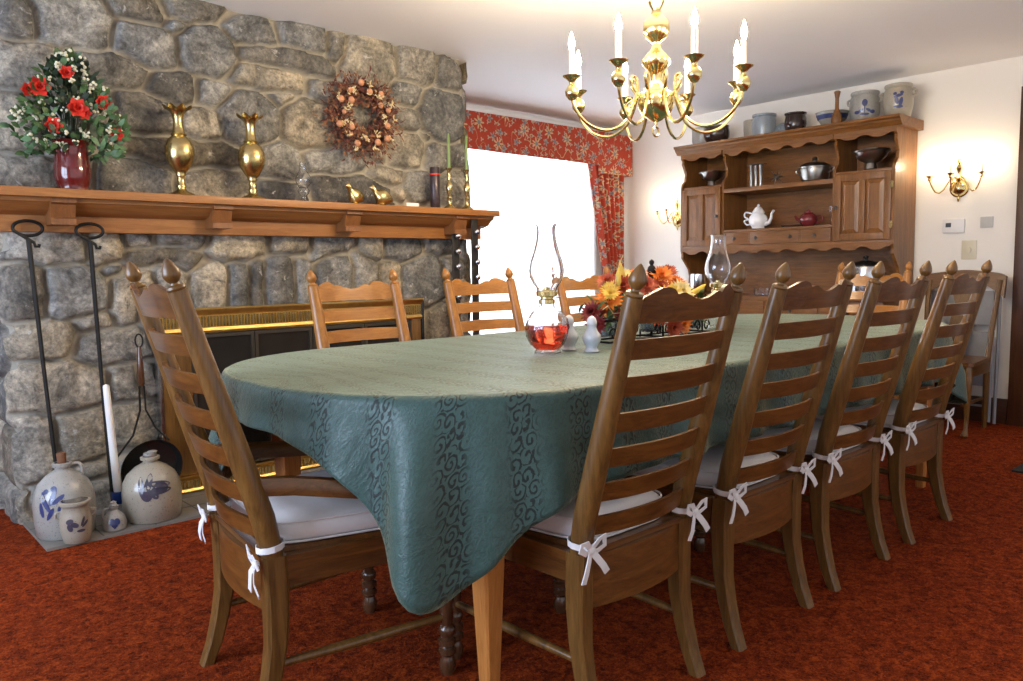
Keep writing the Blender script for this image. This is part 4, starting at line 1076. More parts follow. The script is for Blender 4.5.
g = G(); g.lathe([(.001, 0), (.05, .002), (.055, .006), (.05, .010), (.012, .012), (.010, .022), (.001, .024)], (0, 0, .045), 24, Matrix.Rotation(radians(-60), 4, 'Y')); g.build('disc', 'stoneblue', t)
def bowlband(t):
    g = G(); g.lathe([(.0935, .055), (.1055, .085), (.1065, .085), (.0945, .055)], seg=32); g.build('blue_band', 'cobalt', t)
vessel('mixing_bowl', 'stoneware mixing bowl with a blue band on top of the hutch', 'bowl', (5.46, 2.625, TZ), [(.05, 0), (.055, .005), (.08, .035), (.105, .085), (.108, .10), (.112, .105)], 'stoneware', extra=bowlband)
g = G(); g.lathe([(.001, 0), (.035, .003), (.036, .03), (.030, .06), (.014, .10), (.012, .17), (.018, .20), (.022, .215), (.014, .222), (.001, .224)], seg=18)
pe = g.build('wooden_pestle', 'hutchz'); pe.location = (5.34, 2.535, TZ); tag(pe, 'wooden masher standing upright beside the mixing bowl on top of the hutch', 'masher')
pr = crock_prof(.098, .205)
def deco1(t):
    r_ = rf(pr[:5]); a = facing((5.44, 2.36)); ov(r_, a, [(0, .12, .018, .024, 0), (-.025, .07, .02, .009, .5), (.025, .07, .02, .009, -.5), (0, .08, .004, .03, 0), (-.05, .06, .018, .012, 0), (.05, .06, .018, .012, 0), (0, .045, .03, .008, 0)], t)
    ears(.098, .205, 'stoneware')(t)
vessel('crock', 'large stoneware crock with a blue painted flower, second from right on the hutch top', 'crock', (5.46, 2.398, TZ), pr, 'stoneware', extra=deco1, group='pottery on top of the hutch')
pr2 = crock_prof(.093, .215)
def deco2(t):
    r_ = rf(pr2[:5]); a = facing((5.44, 2.2)); ov(r_, a, [(0, .13, .03, .01, .3), (-.01, .10, .012, .025, .2), (.015, .09, .012, .03, -.2), (0, .06, .03, .01, 0), (-.02, .145, .012, .01, 0), (.02, .15, .012, .01, 0)], t)
    ears(.093, .215, 'stoneware2')(t)
vessel('crock', 'tall tan stoneware crock with side handles at the right end of the hutch top', 'crock', (5.46, 2.178, TZ), pr2, 'stoneware2', extra=deco2, group='pottery on top of the hutch')

# in the hutch
SZ = 1.637
def ped_bowl(loc, label, s=1.):
    t = root('pedestal_bowl', label, 'bowl', loc, group='pewter pedestal bowls in the hutch')
    g = G(); g.lathe([(.045, 0), (.048, .004), (.036, .012), (.030, .04), (.034, .048), (.06, .06), (.085, .082), (.094, .105), (.098, .112), (.09, .115), (.08, .09), (.05, .066), (.001, .060)], seg=28); g.build('bowl', 'pewter', t)
    g = G(); g.lathe([(.085, .110), (.100, .110), (.104, .117), (.100, .125), (.088, .125), (.084, .117)], seg=56, wob=lambda a, z: .05*abs(sin(7*a)))
    g.build('beaded_rim', 'pewter', t); t.scale = (s, s, s); return t
ped_bowl((5.45, 2.34, 1.674), 'dark pewter pedestal bowl in the upper right cubby of the hutch', 1.12)
ped_bowl((5.45, 3.60, 1.674), 'dark pewter pedestal bowl in the upper left cubby of the hutch', .95)
t = root('candle_mold', 'tin candle mold of upright tubes on the upper middle shelf', 'candle mold', (5.44, 3.20, SZ))
g = G()
for k in range(3):
    for j in range(1): g.lathe([(.011, 0), (.012, .165), (.014, .168)], (0, (k-1)*.040, 0), 12)
g.build('tubes', 'pewter', t); G().box(-.025, .025, -.075, .075, .165, .172, .002).build('top_plate', 'darkpewter', t)
t = root('metal_star', 'small spiky metal star ornament on the upper middle shelf', 'ornament', (5.42, 3.02, SZ+.058))
g = G()
for k in range(12):
    a = k*2.4; zc = 1-2*(k+.5)/12; rr_ = sqrt(1-zc*zc); d = V((rr_*cos(a), rr_*sin(a), zc)); g.tube([V((0, 0, 0)), d*.058], [.007, .0015], 6)
g.build('spikes', 'pewter', t)
def tureen(loc, label, s=1., lidm='pewter', bodym='pewter', tall=False):
    t = root('tureen', label, 'tureen', loc)
    g = G(); g.lathe([(.07, 0), (.078, .004), (.088, .03), (.092, .06), (.096, .082), (.094, .086)] if not tall else [(.07, 0), (.078, .004), (.084, .03), (.085, .10), (.083, .150), (.078, .165)], seg=32); g.build('body', bodym, t)
    g = G(); g.lathe([(.098, .084), (.099, .090), (.09, .102), (.06, .116), (.03, .122), (.012, .124), (.010, .132), (.017, .142), (.013, .152), (.001, .157)] if not tall else [(.080, .163), (.079, .168), (.06, .184), (.03, .194), (.010, .196), (.010, .205), (.015, .212), (.012, .220), (.001, .224)], seg=32); g.build('lid', lidm, t)
    for k in (-1, 1): handle(t, [(0, k*.088, .05), (0, k*.12, .062), (0, k*.125, .08), (0, k*.095, .078)], .005, bodym)
    t.scale = (s, s, s); return t
tureen((5.44, 2.735, SZ), 'lidded silver grey pot with loop handles on the upper middle shelf', 1.12)
tureen((5.40, 2.335, .822), 'shiny steel pot with a black domed lid on the hutch counter', 1.25, 'blackmetal', 'steel', True)
def teapot(loc, label, mat, prof, lid, s, rz, ornate):
    t = root('teapot', label, 'teapot', loc, rz)
    g = G(); g.lathe(prof, seg=32, wob=(lambda a, z: .03*cos(8*a)) if ornate else None); g.build('body', mat, t)
    g = G(); g.lathe(lid, seg=24); g.build('lid', mat, t)
    h = prof[-1][1]; r = max(q[0] for q in prof)
    if ornate:
        handle(t, [(0, r*.85, h*.35), (0, r+.022, h*.30), (0, r+.042, h*.55), (0, r+.012, h*.66), (0, r+.040, h*.85), (0, r+.03, h*1.12), (0, r*.6, h*.98)], .006, mat)
        g = G(); pts = [(0, -r*.8, h*.3), (0, -r-.015, h*.38), (0, -r-.030, h*.65), (0, -r-.034, h*.95), (0, -r-.05, h*1.15)]; g.tube(pts, [.017, .014, .010, .008, .009], 10); g.build('spout', mat, t)
    else:
        handle(t, [(0, -r*.85, h*.75), (0, -r-.03, h*.75), (0, -r-.035, h*.4), (0, -r*.9, h*.25)], .006, mat)
        g = G(); g.tube([(0, r*.8, h*.4), (0, r+.02, h*.6), (0, r+.035, h*.85)], [.014, .010, .007], 10); g.build('spout', mat, t)
    t.scale = (s, s, s); return t
teapot((5.42, 3.165, 1.32), 'ornate white china teapot on the lower middle shelf of the hutch', 'white', [(.04, 0), (.045, .004), (.042, .012), (.060, .035), (.066, .06), (.058, .085), (.042, .10), (.040, .105)], [(.041, .105), (.044, .112), (.034, .128), (.026, .140), (.014, .150), (.007, .155), (.010, .164), (.001, .170)], 1.1, 0, True)
teapot((5.42, 2.765, 1.32), 'small round maroon teapot on the lower middle shelf of the hutch', 'teapotred', [(.03, 0), (.034, .003), (.052, .022), (.057, .045), (.048, .070), (.030, .082)], [(.031, .082), (.026, .090), (.008, .094), (.010, .104), (.001, .108)], 1.12, 0, False)
t = root('small_tray', 'small dark tray on the shelf left of the maroon teapot', 'tray', (5.41, 2.865, 1.3195)); G().box(-.05, .05, -.075, .075, 0, .006, .002).build('base', 'brownglaze', t)
g = G(); ring = [(.05*cos(2*pi*k/24), .075*sin(2*pi*k/24), .018) for k in range(25)]; g.tube([(-.05, -.075, .009), (.05, -.075, .009), (.05, .075, .009), (-.05, .075, .009), (-.05, -.075, .009)], .006, 6); g.build('rim', 'brownglaze', t)
t = root('cordial_glass', 'small stemmed clear glass at the right end of the lower shelf', 'glass', (5.385, 2.578, 1.32))
glassy('bowl', [(.018, .001), (.004, .006), (.003, .06), (.014, .075), (.018, .10), (.017, .13)], (0, 0, 0), t, th=.001, seg=18)
vessel('glass_dish', 'square clear glass dish on the counter of the hutch', 'dish', (5.27, 3.04, .822), [(.05, 0), (.055, .004), (.058, .05), (.06, .055)], 'glass', seg=8, th=.004)
vessel('glass_dish', 'small clear glass dish on the hutch counter, right of the square one', 'dish', (5.27, 2.66, .822), [(.03, 0), (.05, .01), (.06, .03), (.062, .035)], 'glass', seg=20, th=.004)
vessel('steel_bowl', 'bluish steel mug on the hutch counter behind the far oil lamp', 'mug', (5.30, 3.62, .822), [(.05, 0), (.06, .01), (.062, .15), (.06, .16)], 'steel')

# ------------------------------------------------------------------ things on the mantel
MT = MZ+.001
def brass_vase(loc, label, s):
    t = root('brass_vase', label, 'vase', loc, group='tall brass vases on the mantel')
    pr = [(.046, 0), (.048, .006), (.040, .014), (.020, .024), (.014, .036), (.018, .044), (.014, .052), (.013, .085), (.018, .094), (.016, .10), (.026, .115), (.044, .15), (.051, .185), (.050, .215), (.040, .245), (.024, .262), (.028, .268), (.022, .276), (.018, .30), (.017, .33), (.021, .355), (.032, .375), (.048, .385)]
    g = G(); sg = 48; rg = []
    for r, z in pr+[(.044, .384), (.028, .370), (.014, .34), (.012, .30)]:
        k = max(0, (z-.36)/.025); rg.append([V((r*(1+.10*k*cos(8*a))*cos(a), r*(1+.10*k*cos(8*a))*sin(a), z+.008*k*cos(8*a))) for a in [2*pi*q/sg for q in range(sg)]])
    g.rings(rg); g.build('body', 'oldbrass', t, ang=60); t.scale = (s*1.22, s*1.22, s); return t
brass_vase((1.30, 3.63, MT), 'taller brass vase with ruffled rim on the mantel, left of the pair', 1.02)
brass_vase((1.635, 3.63, MT), 'slightly smaller brass vase with ruffled rim on the mantel, right of the pair', 1.02)
vp = [(.052, 0), (.057, .004), (.054, .012), (.062, .03), (.069, .06), (.067, .10), (.062, .14), (.064, .175), (.070, .195), (.078, .203)]
vessel('red_vase', 'glossy dark red glass vase holding the flowers on the mantel', 'vase', (.865, 3.64, MT), vp, 'maroonglaze', th=.004)
fa = root('flower_arrangement', 'red roses, white berries and green leaves standing in the dark red vase', 'flower arrangement', (.865, 3.64, MT+.19))
gs, g1, g2, g3, gb_ = G(), G(), G(), G(), G()
# silhouette of the bouquet: half width by height
def hw(z): return interp([(0, .18), (.05, .215), (.10, .20), (.16, .155), (.23, .13), (.30, .075), (.36, .02)], z)
for k in range(34):
    z = R.uniform(.0, .34); a = R.uniform(0, 2*pi); w = hw(z); x = cos(a)*w*R.uniform(.5, 1); y = -abs(sin(a))*w*.35+.02
    gs.tube([(0, 0, -.10), (x*.4, y*.4, z*.5), (x, y, z)], [.003, .002, .0012], 5)
for k in range(620):
    z = R.uniform(-.05, .345); w = hw(max(z, 0)); x = R.uniform(-1, 1)*w*.98; y = R.uniform(-.095, .03)*(1-.4*z/.4)
    d = V((x*3+R.uniform(-.5, .5), R.uniform(-1, .2), R.uniform(-.4, 1)))
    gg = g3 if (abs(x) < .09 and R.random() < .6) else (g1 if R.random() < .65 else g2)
    gg.leaf((x, y, z), d, (0, -1, .4), R.uniform(.022, .05), R.uniform(.014, .028), R.uniform(-.2, .5))
for k in range(70):
    z = R.uniform(-.02, .35); w = hw(max(z, 0)); x = R.uniform(-1, 1)*w*1.08; y = -.065-R.uniform(0, .035)+.09*min(1, abs(x)/.2)*.6
    for q in range(4): gb_.ball((x+R.uniform(-.012, .012), y+R.uniform(-.01, .01), z+R.uniform(-.012, .012)), R.uniform(.0045, .0072), u=6, v=4)
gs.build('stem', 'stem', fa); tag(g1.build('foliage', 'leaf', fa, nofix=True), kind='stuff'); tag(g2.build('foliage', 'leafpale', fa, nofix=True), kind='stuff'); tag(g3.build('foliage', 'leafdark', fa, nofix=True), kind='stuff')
tag(gb_.build('berries', 'berrywhite', fa), kind='stuff')
for x, z, r in ((-.115, .205, .045), (-.15, .19, .032), (.01, .135, .045), (.035, .12, .033), (.115, .175, .036), (-.075, .06, .038), (.165, .05, .032), (-.02, .27, .032)):
    y = -.085+.05*min(1, abs(x)/.2)
    g = G()
    for l in range(3):
        for q in range(6):
            an = 2*pi*(q+.5*l)/6; el = radians(15+28*l); dd = V((cos(an)*cos(el), -sin(el), sin(an)*cos(el)))
            g.leaf((x, y, z), dd, (0, -1, 0), r*(1-.2*l), r*.75, -.25)
    g.build('rose', 'red', fa, nofix=True)
t = root('hurricane_lamp', 'small clear glass hurricane lamp on the mantel between vases and brass birds', 'lamp', (1.90, 3.63, MT))
glassy('base', [(.030, .001), (.026, .006), (.012, .014), (.010, .03), (.026, .046), (.030, .06), (.020, .072)], (0, 0, 0), t, th=.002)
glassy('shade', [(.020, .074), (.034, .092), (.040, .110), (.034, .132), (.020, .155), (.015, .175), (.018, .195)], (0, 0, 0), t, th=.0015)
def quail(loc, label, rz, s):
    t = root('brass_quail', label, 'figurine', loc, rz, group='brass quail figurines')
    g = G(); rg = []
    for x, z, r in ((-.055, .020, .004), (-.045, .024, .012), (-.025, .032, .024), (0, .036, .031), (.018, .040, .028), (.030, .052, .018), (.036, .066, .013), (.040, .076, .014), (.048, .083, .012), (.056, .084, .006), (.064, .080, .002)):
        r *= 1.25 if z < .05 else 1.1; rg.append([V((x-.3*r*sin(a), r*.85*cos(a), z+.006+r*sin(a))) for a in [2*pi*k/14 for k in range(14)]])
    g.rings(rg); b_ = g.build('body', 'oldbrass', t)
    g = G(); g.lathe([(.022, 0), (.024, .003), (.014, .010), (.012, .014)], seg=16); g.build('base', 'oldbrass', t)
    g = G(); g.tube([(.042, 0, .09), (.040, 0, .098), (.046, 0, .103)], [.003, .002, .0015], 6); g.build('crest', 'oldbrass', t)
    t.scale = (s, s, s); return t
quail((2.19, 3.62, MT), 'rounder brass quail figurine on the mantel facing left, left of the two', pi*1.08, 1.08)
quail((2.355, 3.62, MT), 'brass quail figurine with raised head on the mantel, right of the two', pi*.92, 1.12)
tag(G().box(2.455, 2.535, 3.535, 3.538, MT, MT+.018).build('place_card', 'candle'), 'small cream card standing at the front edge of the mantel', 'card')
t = root('black_canister', 'slim black patterned canister on the mantel beside the brass candlesticks', 'canister', (2.742, 3.66, MT))
g = G(); g.lathe([(.028, 0), (.030, .003), (.030, .235), (.027, .240), (.001, .242)], seg=20); g.build('body', plain('black patterned tin', (.05, .035, .04), .3, .3, .9, 45), t)
g = G(); g.lathe([(.0305, .195), (.0315, .196), (.0315, .202), (.0305, .203)], seg=20); g.build('band', 'red', t)
def candlestick(loc, label, h, ch_h):
    t = root('candlestick', label, 'candlestick', loc, group='brass candlesticks on the mantel')
    pr = [(.036, 0), (.037, .005), (.026, .012), (.012, .02), (.008, .035), (.014, .045), (.008, .055), (.016, .075), (.020, .09), (.016, .105), (.007, .115), (.012, .125), (.008, .135), (.009, .155), (.018, .165), (.019, .168), (.011, .17), (.001, .165)]
    g = G(); g.lathe([(r, z*h/.17) for r, z in pr], seg=22); g.build('stem', 'oldbrass', t)
    g = G(); g.lathe([(.0085, 0), (.0095, .003), (.0085, ch_h*.8), (.005, ch_h*.97), (.001, ch_h)], seg=12); c = g.build('taper_candle', 'greenwax'); c.location = (loc[0], loc[1], loc[2]+h*.985)
    return c
c = candlestick((2.80, 3.60, MT), 'brass candlestick beside the black canister, holding a green taper', .235, .20); tag(c, 'thin green taper candle in the candlestick beside the black canister', 'candle', 'green tapers')
c = candlestick((2.93, 3.60, MT), 'brass candlestick nearest the window end of the mantel', .235, .20); tag(c, 'thin green taper candle in the candlestick nearest the window', 'candle', 'green tapers')

# wreath
wr = root('wreath', 'dried flower wreath of brown vines and peach berries hanging on the stone', 'wreath', (2.285, 3.70, 1.868))
gv, gm, gr_, gp, gc = G(), G(), G(), G(), G()
for k in range(9):
    ph = R.uniform(0, 6.28); rr_ = R.uniform(.12, .18); pts = []
    for q in range(41):
        a = 2*pi*q/40; r = rr_+.018*sin(3*a+ph); pts.append((r*cos(a), .02*sin(5*a+ph)-.005, r*sin(a)))
    gv.tube(pts, .004, 5)
for k in range(1500):
    a = R.uniform(0, 2*pi); r = R.gauss(.150, .042); r = min(max(r, .075), .245); y = -R.uniform(-.01, .055); p_ = V((r*cos(a), y, r*sin(a)))
    sp = V((cos(a), 0, sin(a)))*(1 if r > .15 else -.6); d = sp+V((R.uniform(-1, 1), R.uniform(-1, .1), R.uniform(-1, 1)))
    q = R.random(); gg = gm if q < .45 else (gr_ if q < .8 else gv)
    if gg is gv: gg.tube([p_, p_+d.normalized()*R.uniform(.02, .045)], [.0016, .0006], 4)
    else: gg.leaf(p_, d, (0, -1, 0), R.uniform(.014, .036), R.uniform(.005, .013), R.uniform(-.3, .6), 2)
for a, r in ((0.3, .15), (.9, .16), (1.35, .13), (1.7, .17), (2.2, .15), (2.7, .16), (3.1, .13), (3.5, .17), (4.0, .14), (4.35, .16), (4.7, .12), (5.2, .15), (5.6, .17), (6.0, .14), (2.45, .11), (.6, .115), (3.8, .11)):
    G().ball((r*cos(a), -.055, r*sin(a)), R.uniform(.010, .019), (1, .8, 1), 9, 6).build('berry', 'peach', wr)
for k in range(26):
    a = k*.97+R.uniform(-.2, .2); r = R.uniform(.10, .20); p_ = V((r*cos(a), -.055, r*sin(a)))
    for q in range(7): gc.leaf(p_+V((R.uniform(-.012, .012), 0, R.uniform(-.012, .012))), V((R.uniform(-1, 1), -.6, R.uniform(-1, 1))), (0, -1, 0), .018, .009, .1, 2)
gv.build('vine_ring', 'vine', wr); tag(gm.build('dried_leaves', 'drymaroon', wr, nofix=True), kind='stuff'); tag(gr_.build('dried_leaves', 'dryrust', wr, nofix=True), kind='stuff')
gp.bm.free(); tag(gc.build('dried_blossoms', 'drycream', wr, nofix=True), kind='stuff')

# sleigh bell straps hanging from the mantel end
for x, y, z1, lb in ((2.835, 3.60, 1.33, 'black leather strap of round bells hanging from the mantel, left of the two'), (2.955, 3.57, 1.355, 'black leather strap of round bells hanging nearest the window, right of the two')):
    t = root('bell_strap', lb, 'bell strap', (x, y, z1), group='bell straps')
    G().box(-.025, .025, -.004, .004, -.86, 0, .002).build('strap', 'leather', t)
    for k in range(9):
        g = G(); zz = -.09-k*.088; g.ball((.002, -.022, zz), .0185, u=12, v=8); g.box(-.012, .018, -.038, -.033, zz-.0015, zz+.0015); g.build('bell', 'steel', t)

# ------------------------------------------------------------------ long iron fire tools
def poker(x0, z0, x1, label, kind):
    t = root('fire_iron', label, 'fireplace tool', (x0, 3.64, 0), group='long iron fire tools')
    dx = x1-x0; top = z0-.075
    g = G(); g.tube([(dx, -.04, .014), (dx*.5, -.01, top*.5), (0, 0, top)], [.008, .008, .010], 8)
    if kind: g.tube([(dx, -.04, .012), (dx+.045, -.05, .03), (dx+.06, -.05, .09)], [.008, .007, .004], 6)
    else: g.tube([(dx, -.04, .014), (dx+.035, -.05, .02), (dx+.03, -.05, .07)], [.008, .008, .006], 6)
    g.build('rod', 'iron', t)
    g = G(); pts = []
    for q in range(31):
        a = radians(-75+330*q/30); r = 1.0
        pts.append((.052*cos(a-pi/2+.65)*1.0*(1)+.0, 0, top+.045+.030*sin(a-pi/2+.65)))
    pts.append((.018, -.004, top-.012)); pts.append((.022, -.004, top-.028)); pts.append((.034, -.004, top-.028)); pts.append((.036, -.004, top-.018)); 
    g.tube(pts, .0065, 8); g.build('loop_handle', 'iron', t); return t
poker(.690, 1.268, .735, 'long black iron fire tool with loop handle, left of the two by the stone', 0)
poker(.915, 1.262, .930, 'long black iron fire tool with loop handle, right of the two by the stone', 1)
t = root('long_handled_skillet', 'black long handled skillet leaning on the stone behind the right jug', 'skillet', (1.105, 3.655, .185))
g = G(); mt_ = Matrix.Rotation(radians(98), 4, 'X'); g.lathe([(.001, 0), (.115, .002), (.130, .030), (.133, .030), (.118, -.003), (.001, -.005)], (0, 0, 0), 32, mt_); g.build('pan', 'blackmetal', t)
g = G(); g.tube([(-.125, .03, .06), (-.05, .05, .14), (-.012, .055, .25), (-.010, .055, .36)], .0045, 6); g.tube([(.10, .03, .10), (.05, .05, .16), (.012, .055, .25), (.010, .055, .36)], .0045, 6)
ring = [(.016*cos(q*.5), .055, .565+.03*sin(q*.5)) for q in range(14)]; g.tube(ring, .004, 6); g.build('handle_rod', 'iron', t)
g = G(); g.lathe([(.010, .36), (.015, .375), (.014, .46), (.009, .53), (.006, .54)], (0, .055, 0), 12); g.build('wooden_grip', 'turned', t)

# ------------------------------------------------------------------ hearth pottery
HZ = .013
def jug_prof(r, h): return [(r*.88, 0), (r*.93, .006), (r*.99, h*.22), (r, h*.42), (r*.96, h*.56), (r*.80, h*.70), (r*.55, h*.80), (r*.34, h*.85), (r*.24, h*.875), (r*.24, h*.90), (r*.32, h*.915), (r*.33, h*.955), (r*.29, h*.965)]
JL = (.722, 3.49)
pj = jug_prof(.112, .30)
def dj1(t):
    a = facing(JL); r_ = rf(pj[:8]); ov(r_, a-.38, [(-.03, .155, .010, .045, .5), (.0, .175, .010, .035, -.3), (-.045, .125, .009, .03, .2), (.02, .165, .009, .028, -.9), (-.01, .11, .008, .028, -.5), (.03, .13, .012, .02, -.4), (.0, .205, .012, .010, 0), (-.03, .195, .012, .009, .5)], t)
    ax = facing(JL)+pi/2; u = V((cos(ax), sin(ax), 0))
    handle(t, [u*.027+V((0, 0, .278)), u*.055+V((0, 0, .280)), u*.070+V((0, 0, .262)), u*.068+V((0, 0, .232))], .011, 'stoneware', ell=(1, .6))
    g = G(); g.lathe([(.016, .285), (.019, .325), (.018, .328), (.001, .328)], seg=14); g.build('cork', 'cork', t)
vessel('stoneware_jug', 'grey stoneware jug with a blue leaf design and cork stopper on the hearth', 'jug', (*JL, HZ), pj, 'stoneware', extra=dj1, seg=36)
JR = (1.045, 3.452); pj2 = jug_prof(.118, .275)
def dj2(t):
    a = facing(JR); r_ = rf(pj2[:8]); ov(r_, a, [(-.04, .15, .013, .05, .25), (-.012, .17, .014, .04, -.3), (.03, .165, .045, .013, -.1), (.03, .135, .05, .012, .1), (.0, .14, .016, .04, .5), (-.02, .12, .02, .022, 0), (.035, .15, .03, .025, 0)], t, 'darkcobalt')
    g = G(); g.lathe([(.018, .262), (.026, .268), (.026, .278), (.012, .282)], seg=16); g.ball((.006, -.01, .284), .014, (1.6, 1, .5)); g.build('stopper', 'stoneware', t)
vessel('stoneware_jug', 'tan stoneware jug with a dark brushed bird design, right of the hearth group', 'jug', (*JR, HZ), pj2, 'stoneware2', extra=dj2, seg=36)
JC = (.768, 3.385-.02); pc = [(.052, 0), (.056, .004), (.066, .04), (.068, .08), (.064, .115), (.056, .135), (.060, .145), (.067, .150), (.067, .160), (.063, .163)]
JC = (.775, 3.375)
# crock stands at the front corner, clear of the jug behind it
JC = (.742, 3.345+.06)
def dj3(t):
    a = facing(JC); r_ = rf(pc[:6]); ov(r_, a, [(-.025, .095, .015, .012, .4), (-.005, .08, .018, .012, -.5), (-.025, .07, .012, .02, .3), (.03, .09, .006, .022, -.4), (.04, .08, .006, .02, -.8), (.02, .055, .018, .007, 0), (0, .065, .012, .008, .6)], t, 'darkcobalt')
    g = G(); g.lathe([(.0655, .158), (.0675, .160), (.0675, .165), (.062, .166), (.061, .160)], seg=28); g.build('dark_rim', 'brownglaze', t)
    for q in (-1, 1):
        ax = a+q*pi/2; u = V((cos(ax), sin(ax), 0)); handle(t, [u*.060+V((0, 0, .125)), u*.078+V((0, 0, .12)), u*.078+V((0, 0, .10)), u*.065+V((0, 0, .095))], .006, 'stoneware2')
JL_loc = None
vessel('small_crock', 'small open two handled crock with a dark leaf design in front of the left jug', 'crock', (.728, 3.352, HZ), [(r*.84, z*1.0) for r, z in pc], 'stoneware2', extra=None, seg=30)
crk = [o for o in bpy.data.objects if o.name.startswith('small_crock')][0]; pc = [(r*.84, z*1.0) for r, z in pc]; JC = (crk.location.x, crk.location.y)
a_ = facing(JC); ov(rf(pc[:6]), a_, [(-.022, .092, .014, .010, .4), (-.005, .078, .015, .010, -.5), (-.022, .068, .010, .016, .3), (.024, .088, .005, .019, -.4), (.032, .078, .005, .017, -.8), (.016, .053, .015, .006, 0)], crk, 'darkcobalt')
g = G(); g.lathe([(.0535, .155), (.0555, .157), (.0555, .1605), (.051, .161)], seg=28); g.build('dark_rim', 'brownglaze', crk)
for q in (-1, 1):
    ax = a_+q*pi/2; u = V((cos(ax), sin(ax), 0)); handle(crk, [u*.050+V((0, 0, .122)), u*.066+V((0, 0, .118)), u*.066+V((0, 0, .10)), u*.054+V((0, 0, .093))], .005, 'stoneware2')
CR = (.878, 3.400); pcr = [(.040, 0), (.044, .004), (.046, .03), (.038, .055), (.022, .072), (.014, .080), (.018, .088), (.018, .094)]
t = root('heart_cruet', 'little stoppered stoneware cruet with a blue heart on the hearth', 'cruet', (*CR, HZ))
g = G(); g.lathe(pcr, seg=26); g.build('body', 'stoneware', t)
g = G(); g.lathe([(.012, .094), (.016, .098), (.010, .106), (.012, .112), (.001, .118)], seg=16); g.build('stopper', 'stoneware', t)
a = facing(CR); ov(rf(pcr), a, [(-.009, .040, .012, .013, 0), (.009, .040, .012, .013, 0), (0, .028, .012, .012, 0), (0, .020, .006, .008, 0)], t)
ax = a+pi/2; u = V((cos(ax), sin(ax), 0)); handle(t, [-u*.016+V((0, 0, .086)), -u*.036+V((0, 0, .084)), -u*.04+V((0, 0, .062)), -u*.036+V((0, 0, .052))], .005, 'stoneware')
t = root('candle_holder', 'stoneware candle holder with a dark blue band on the hearth', 'candle holder', (.952, 3.60, HZ))
g = G(); g.lathe([(.042, 0), (.044, .006), (.038, .012), (.030, .03), (.028, .05)], seg=24); g.build('base', 'stoneware', t)
g = G(); g.lathe([(.029, .05), (.030, .052), (.030, .10), (.028, .102), (.022, .102), (.021, .055), (.001, .054)], seg=24); g.build('socket', 'blueband', t)
g = G(); g.lathe([(.016, 0), (.017, .003), (.0145, .40), (.013, .505), (.010, .512), (.001, .515)], seg=16); c = g.build('pillar_candle', 'wax'); c.location = (.952, 3.60, HZ+.056); c.rotation_euler = (0, radians(-2.5), 0)
tag(c, 'tall slim white candle standing in the blue banded holder on the hearth', 'candle')

# ------------------------------------------------------------------ chair by the wall and folded chairs
wc = root('side_chair', 'carved oak side chair with cabriole legs standing by the wall beyond the table', 'chair', (5.28, 1.77, 0))
W2 = .205
for s in (-1, 1):
    g = G(); g.tube([(-.20, s*.19, .43), (-.215, s*.195, .36), (-.21, s*.195, .25), (-.195, s*.19, .12), (-.20, s*.19, .05), (-.215, s*.19, .018)], [.024, .027, .020, .014, .012, .020], 10); g.ball((-.218, s*.19, .018), .02, (1.2, 1, .8)); g.build('cabriole_leg', 'oakz', wc)
    g = G(); g.tube([(.20, s*.17, 0), (.185, s*.175, .2), (.175, s*.178, .43)], [.014, .017, .02], 8); g.build('rear_leg', 'oakz', wc)
    g = G(); g.tube([(.175, s*.18, .42), (.19, s*.19, .6), (.23, s*.20, .78), (.265, s*.205, .93)], [.019, .017, .017, .020], 8); g.build('back_stile', 'oakz', wc)
    G().box(-.19, .18, s*.185-.012, s*.185+.012, .36, .43, .003).build('seat_rail', 'oakx', wc)
G().box(-.215, -.19, -.18, .18, .36, .43, .003).build('seat_rail', 'oaky', wc)
g = G(); g.prism([(-.235, -.20), (-.215, -.225), (.18, -.19), (.20, -.17), (.20, .17), (.18, .19), (-.215, .225), (-.235, .20)], lambda a, b: V((a, b, .43)), lambda a, b: V((a, b, .452))); g.build('seat', 'oaky', wc, ang=20)
g = G(); n_ = 24; top = [(-.24+.48*k/n_, .985+.010*cos(pi*(k/n_*2-1))-.022*abs(k/n_*2-1)**10) for k in range(n_+1)]; bot = [(-.24+.48*k/n_, .905+.035*cos(pi*(k/n_*2-1)*1.0)-.05*abs(k/n_*2-1)**5) for k in range(n_+1)]
g.prism(top+bot[::-1], lambda a, b: V((.255+(b-.9)*.25, a, b)), lambda a, b: V((.283+(b-.9)*.25, a, b))); g.build('carved_crest', 'oaky', wc, ang=15)
g = G(); sp = [(.05, .45), (.045, .52), (.065, .6), (.05, .7), (.035, .78), (.06, .87), (.055, .93)]
g.prism([(a, b) for a, b in sp]+[(-a, b) for a, b in sp[::-1]], lambda a, b: V((.168+(b-.45)*.19, a, b)), lambda a, b: V((.182+(b-.45)*.19, a, b))); g.build('back_splat', 'oakz', wc, ang=15)
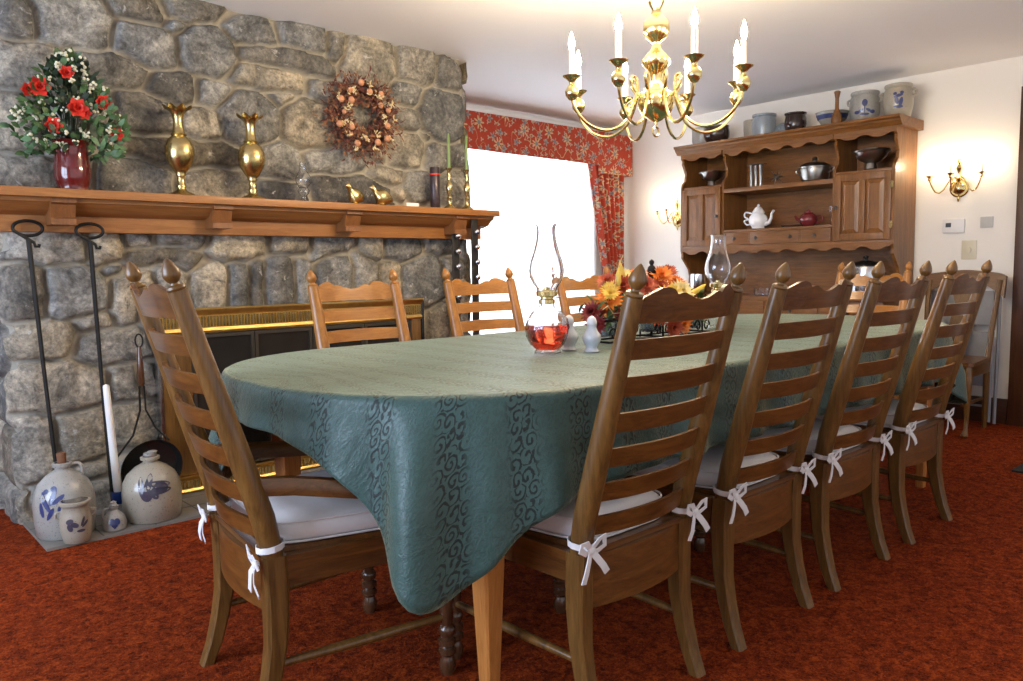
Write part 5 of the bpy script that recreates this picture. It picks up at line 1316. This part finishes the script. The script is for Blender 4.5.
g = G(); g.tube([(-.19, -.16, .19), (.18, -.16, .19)], .010, 8); g.tube([(-.19, .16, .19), (.18, .16, .19)], .010, 8); g.tube([(0, -.16, .19), (0, .16, .19)], .010, 8); g.build('stretcher', 'oakx', wc)
fc = root('folding_chair', 'folded grey metal chair leaning on the wall behind the oak side chair', 'folding chair', (5.60, 1.795, 0))
lean = Matrix.Rotation(radians(1.6), 4, 'Y')
g = G()
for s in (-1, 1): g.tube([lean @ V((0, s*.215, .01)), lean @ V((0, s*.215, .84)), lean @ V((0, s*.18, .90)), lean @ V((0, 0, .915))], .011, 8)
for s in (-1, 1): g.tube([lean @ V((-.022, s*.19, .02)), lean @ V((-.022, s*.19, .60))], .010, 8)
g.tube([lean @ V((-.022, -.19, .12)), lean @ V((-.022, .19, .12))], .008, 8); g.build('frame', 'greymetal', fc)
G().box(-.028, -.008, -.185, .185, .64, .86, .006, lean).build('backrest', 'greyvinyl', fc)
G().box(-.045, -.018, -.18, .18, .25, .60, .008, lean).build('seat', 'greyvinyl', fc)
tag(G().box(4.40, 5.1, .72, 1.155, .001, .012, .003).build('floor_mat', 'mat'), 'dark mat on the carpet near the door casing', 'mat')

# ------------------------------------------------------------------ light
def area(name, loc, rot, sx, sy, power, col):
    l = bpy.data.lights.new(name, 'AREA'); l.shape = 'RECTANGLE'; l.size = sx; l.size_y = sy; l.energy = power; l.color = col
    o = bpy.data.objects.new(name, l); C.objects.link(o); o.location = loc; o.rotation_euler = rot; return o
area('daylight_back', (4.3, YW+.35, 1.3), (-pi/2, 0, 0), 2.3, 2.0, 120, (.86, .93, 1.0))
area('daylight_left', (XL-.3, 2.1, 1.35), (0, -pi/2, 0), 1.7, 2.4, 125, (.62, .76, 1.0))
w = bpy.data.worlds.new('world'); bpy.context.scene.world = w; w.use_nodes = True
bg = w.node_tree.nodes['Background']; bg.inputs[0].default_value = (.95, .96, 1.0, 1); bg.inputs[1].default_value = .72
vs = bpy.context.scene.view_settings; vs.view_transform = 'Standard'; vs.look = 'None'; vs.exposure = 0.5; vs.gamma = 1; vs.use_curve_mapping = False
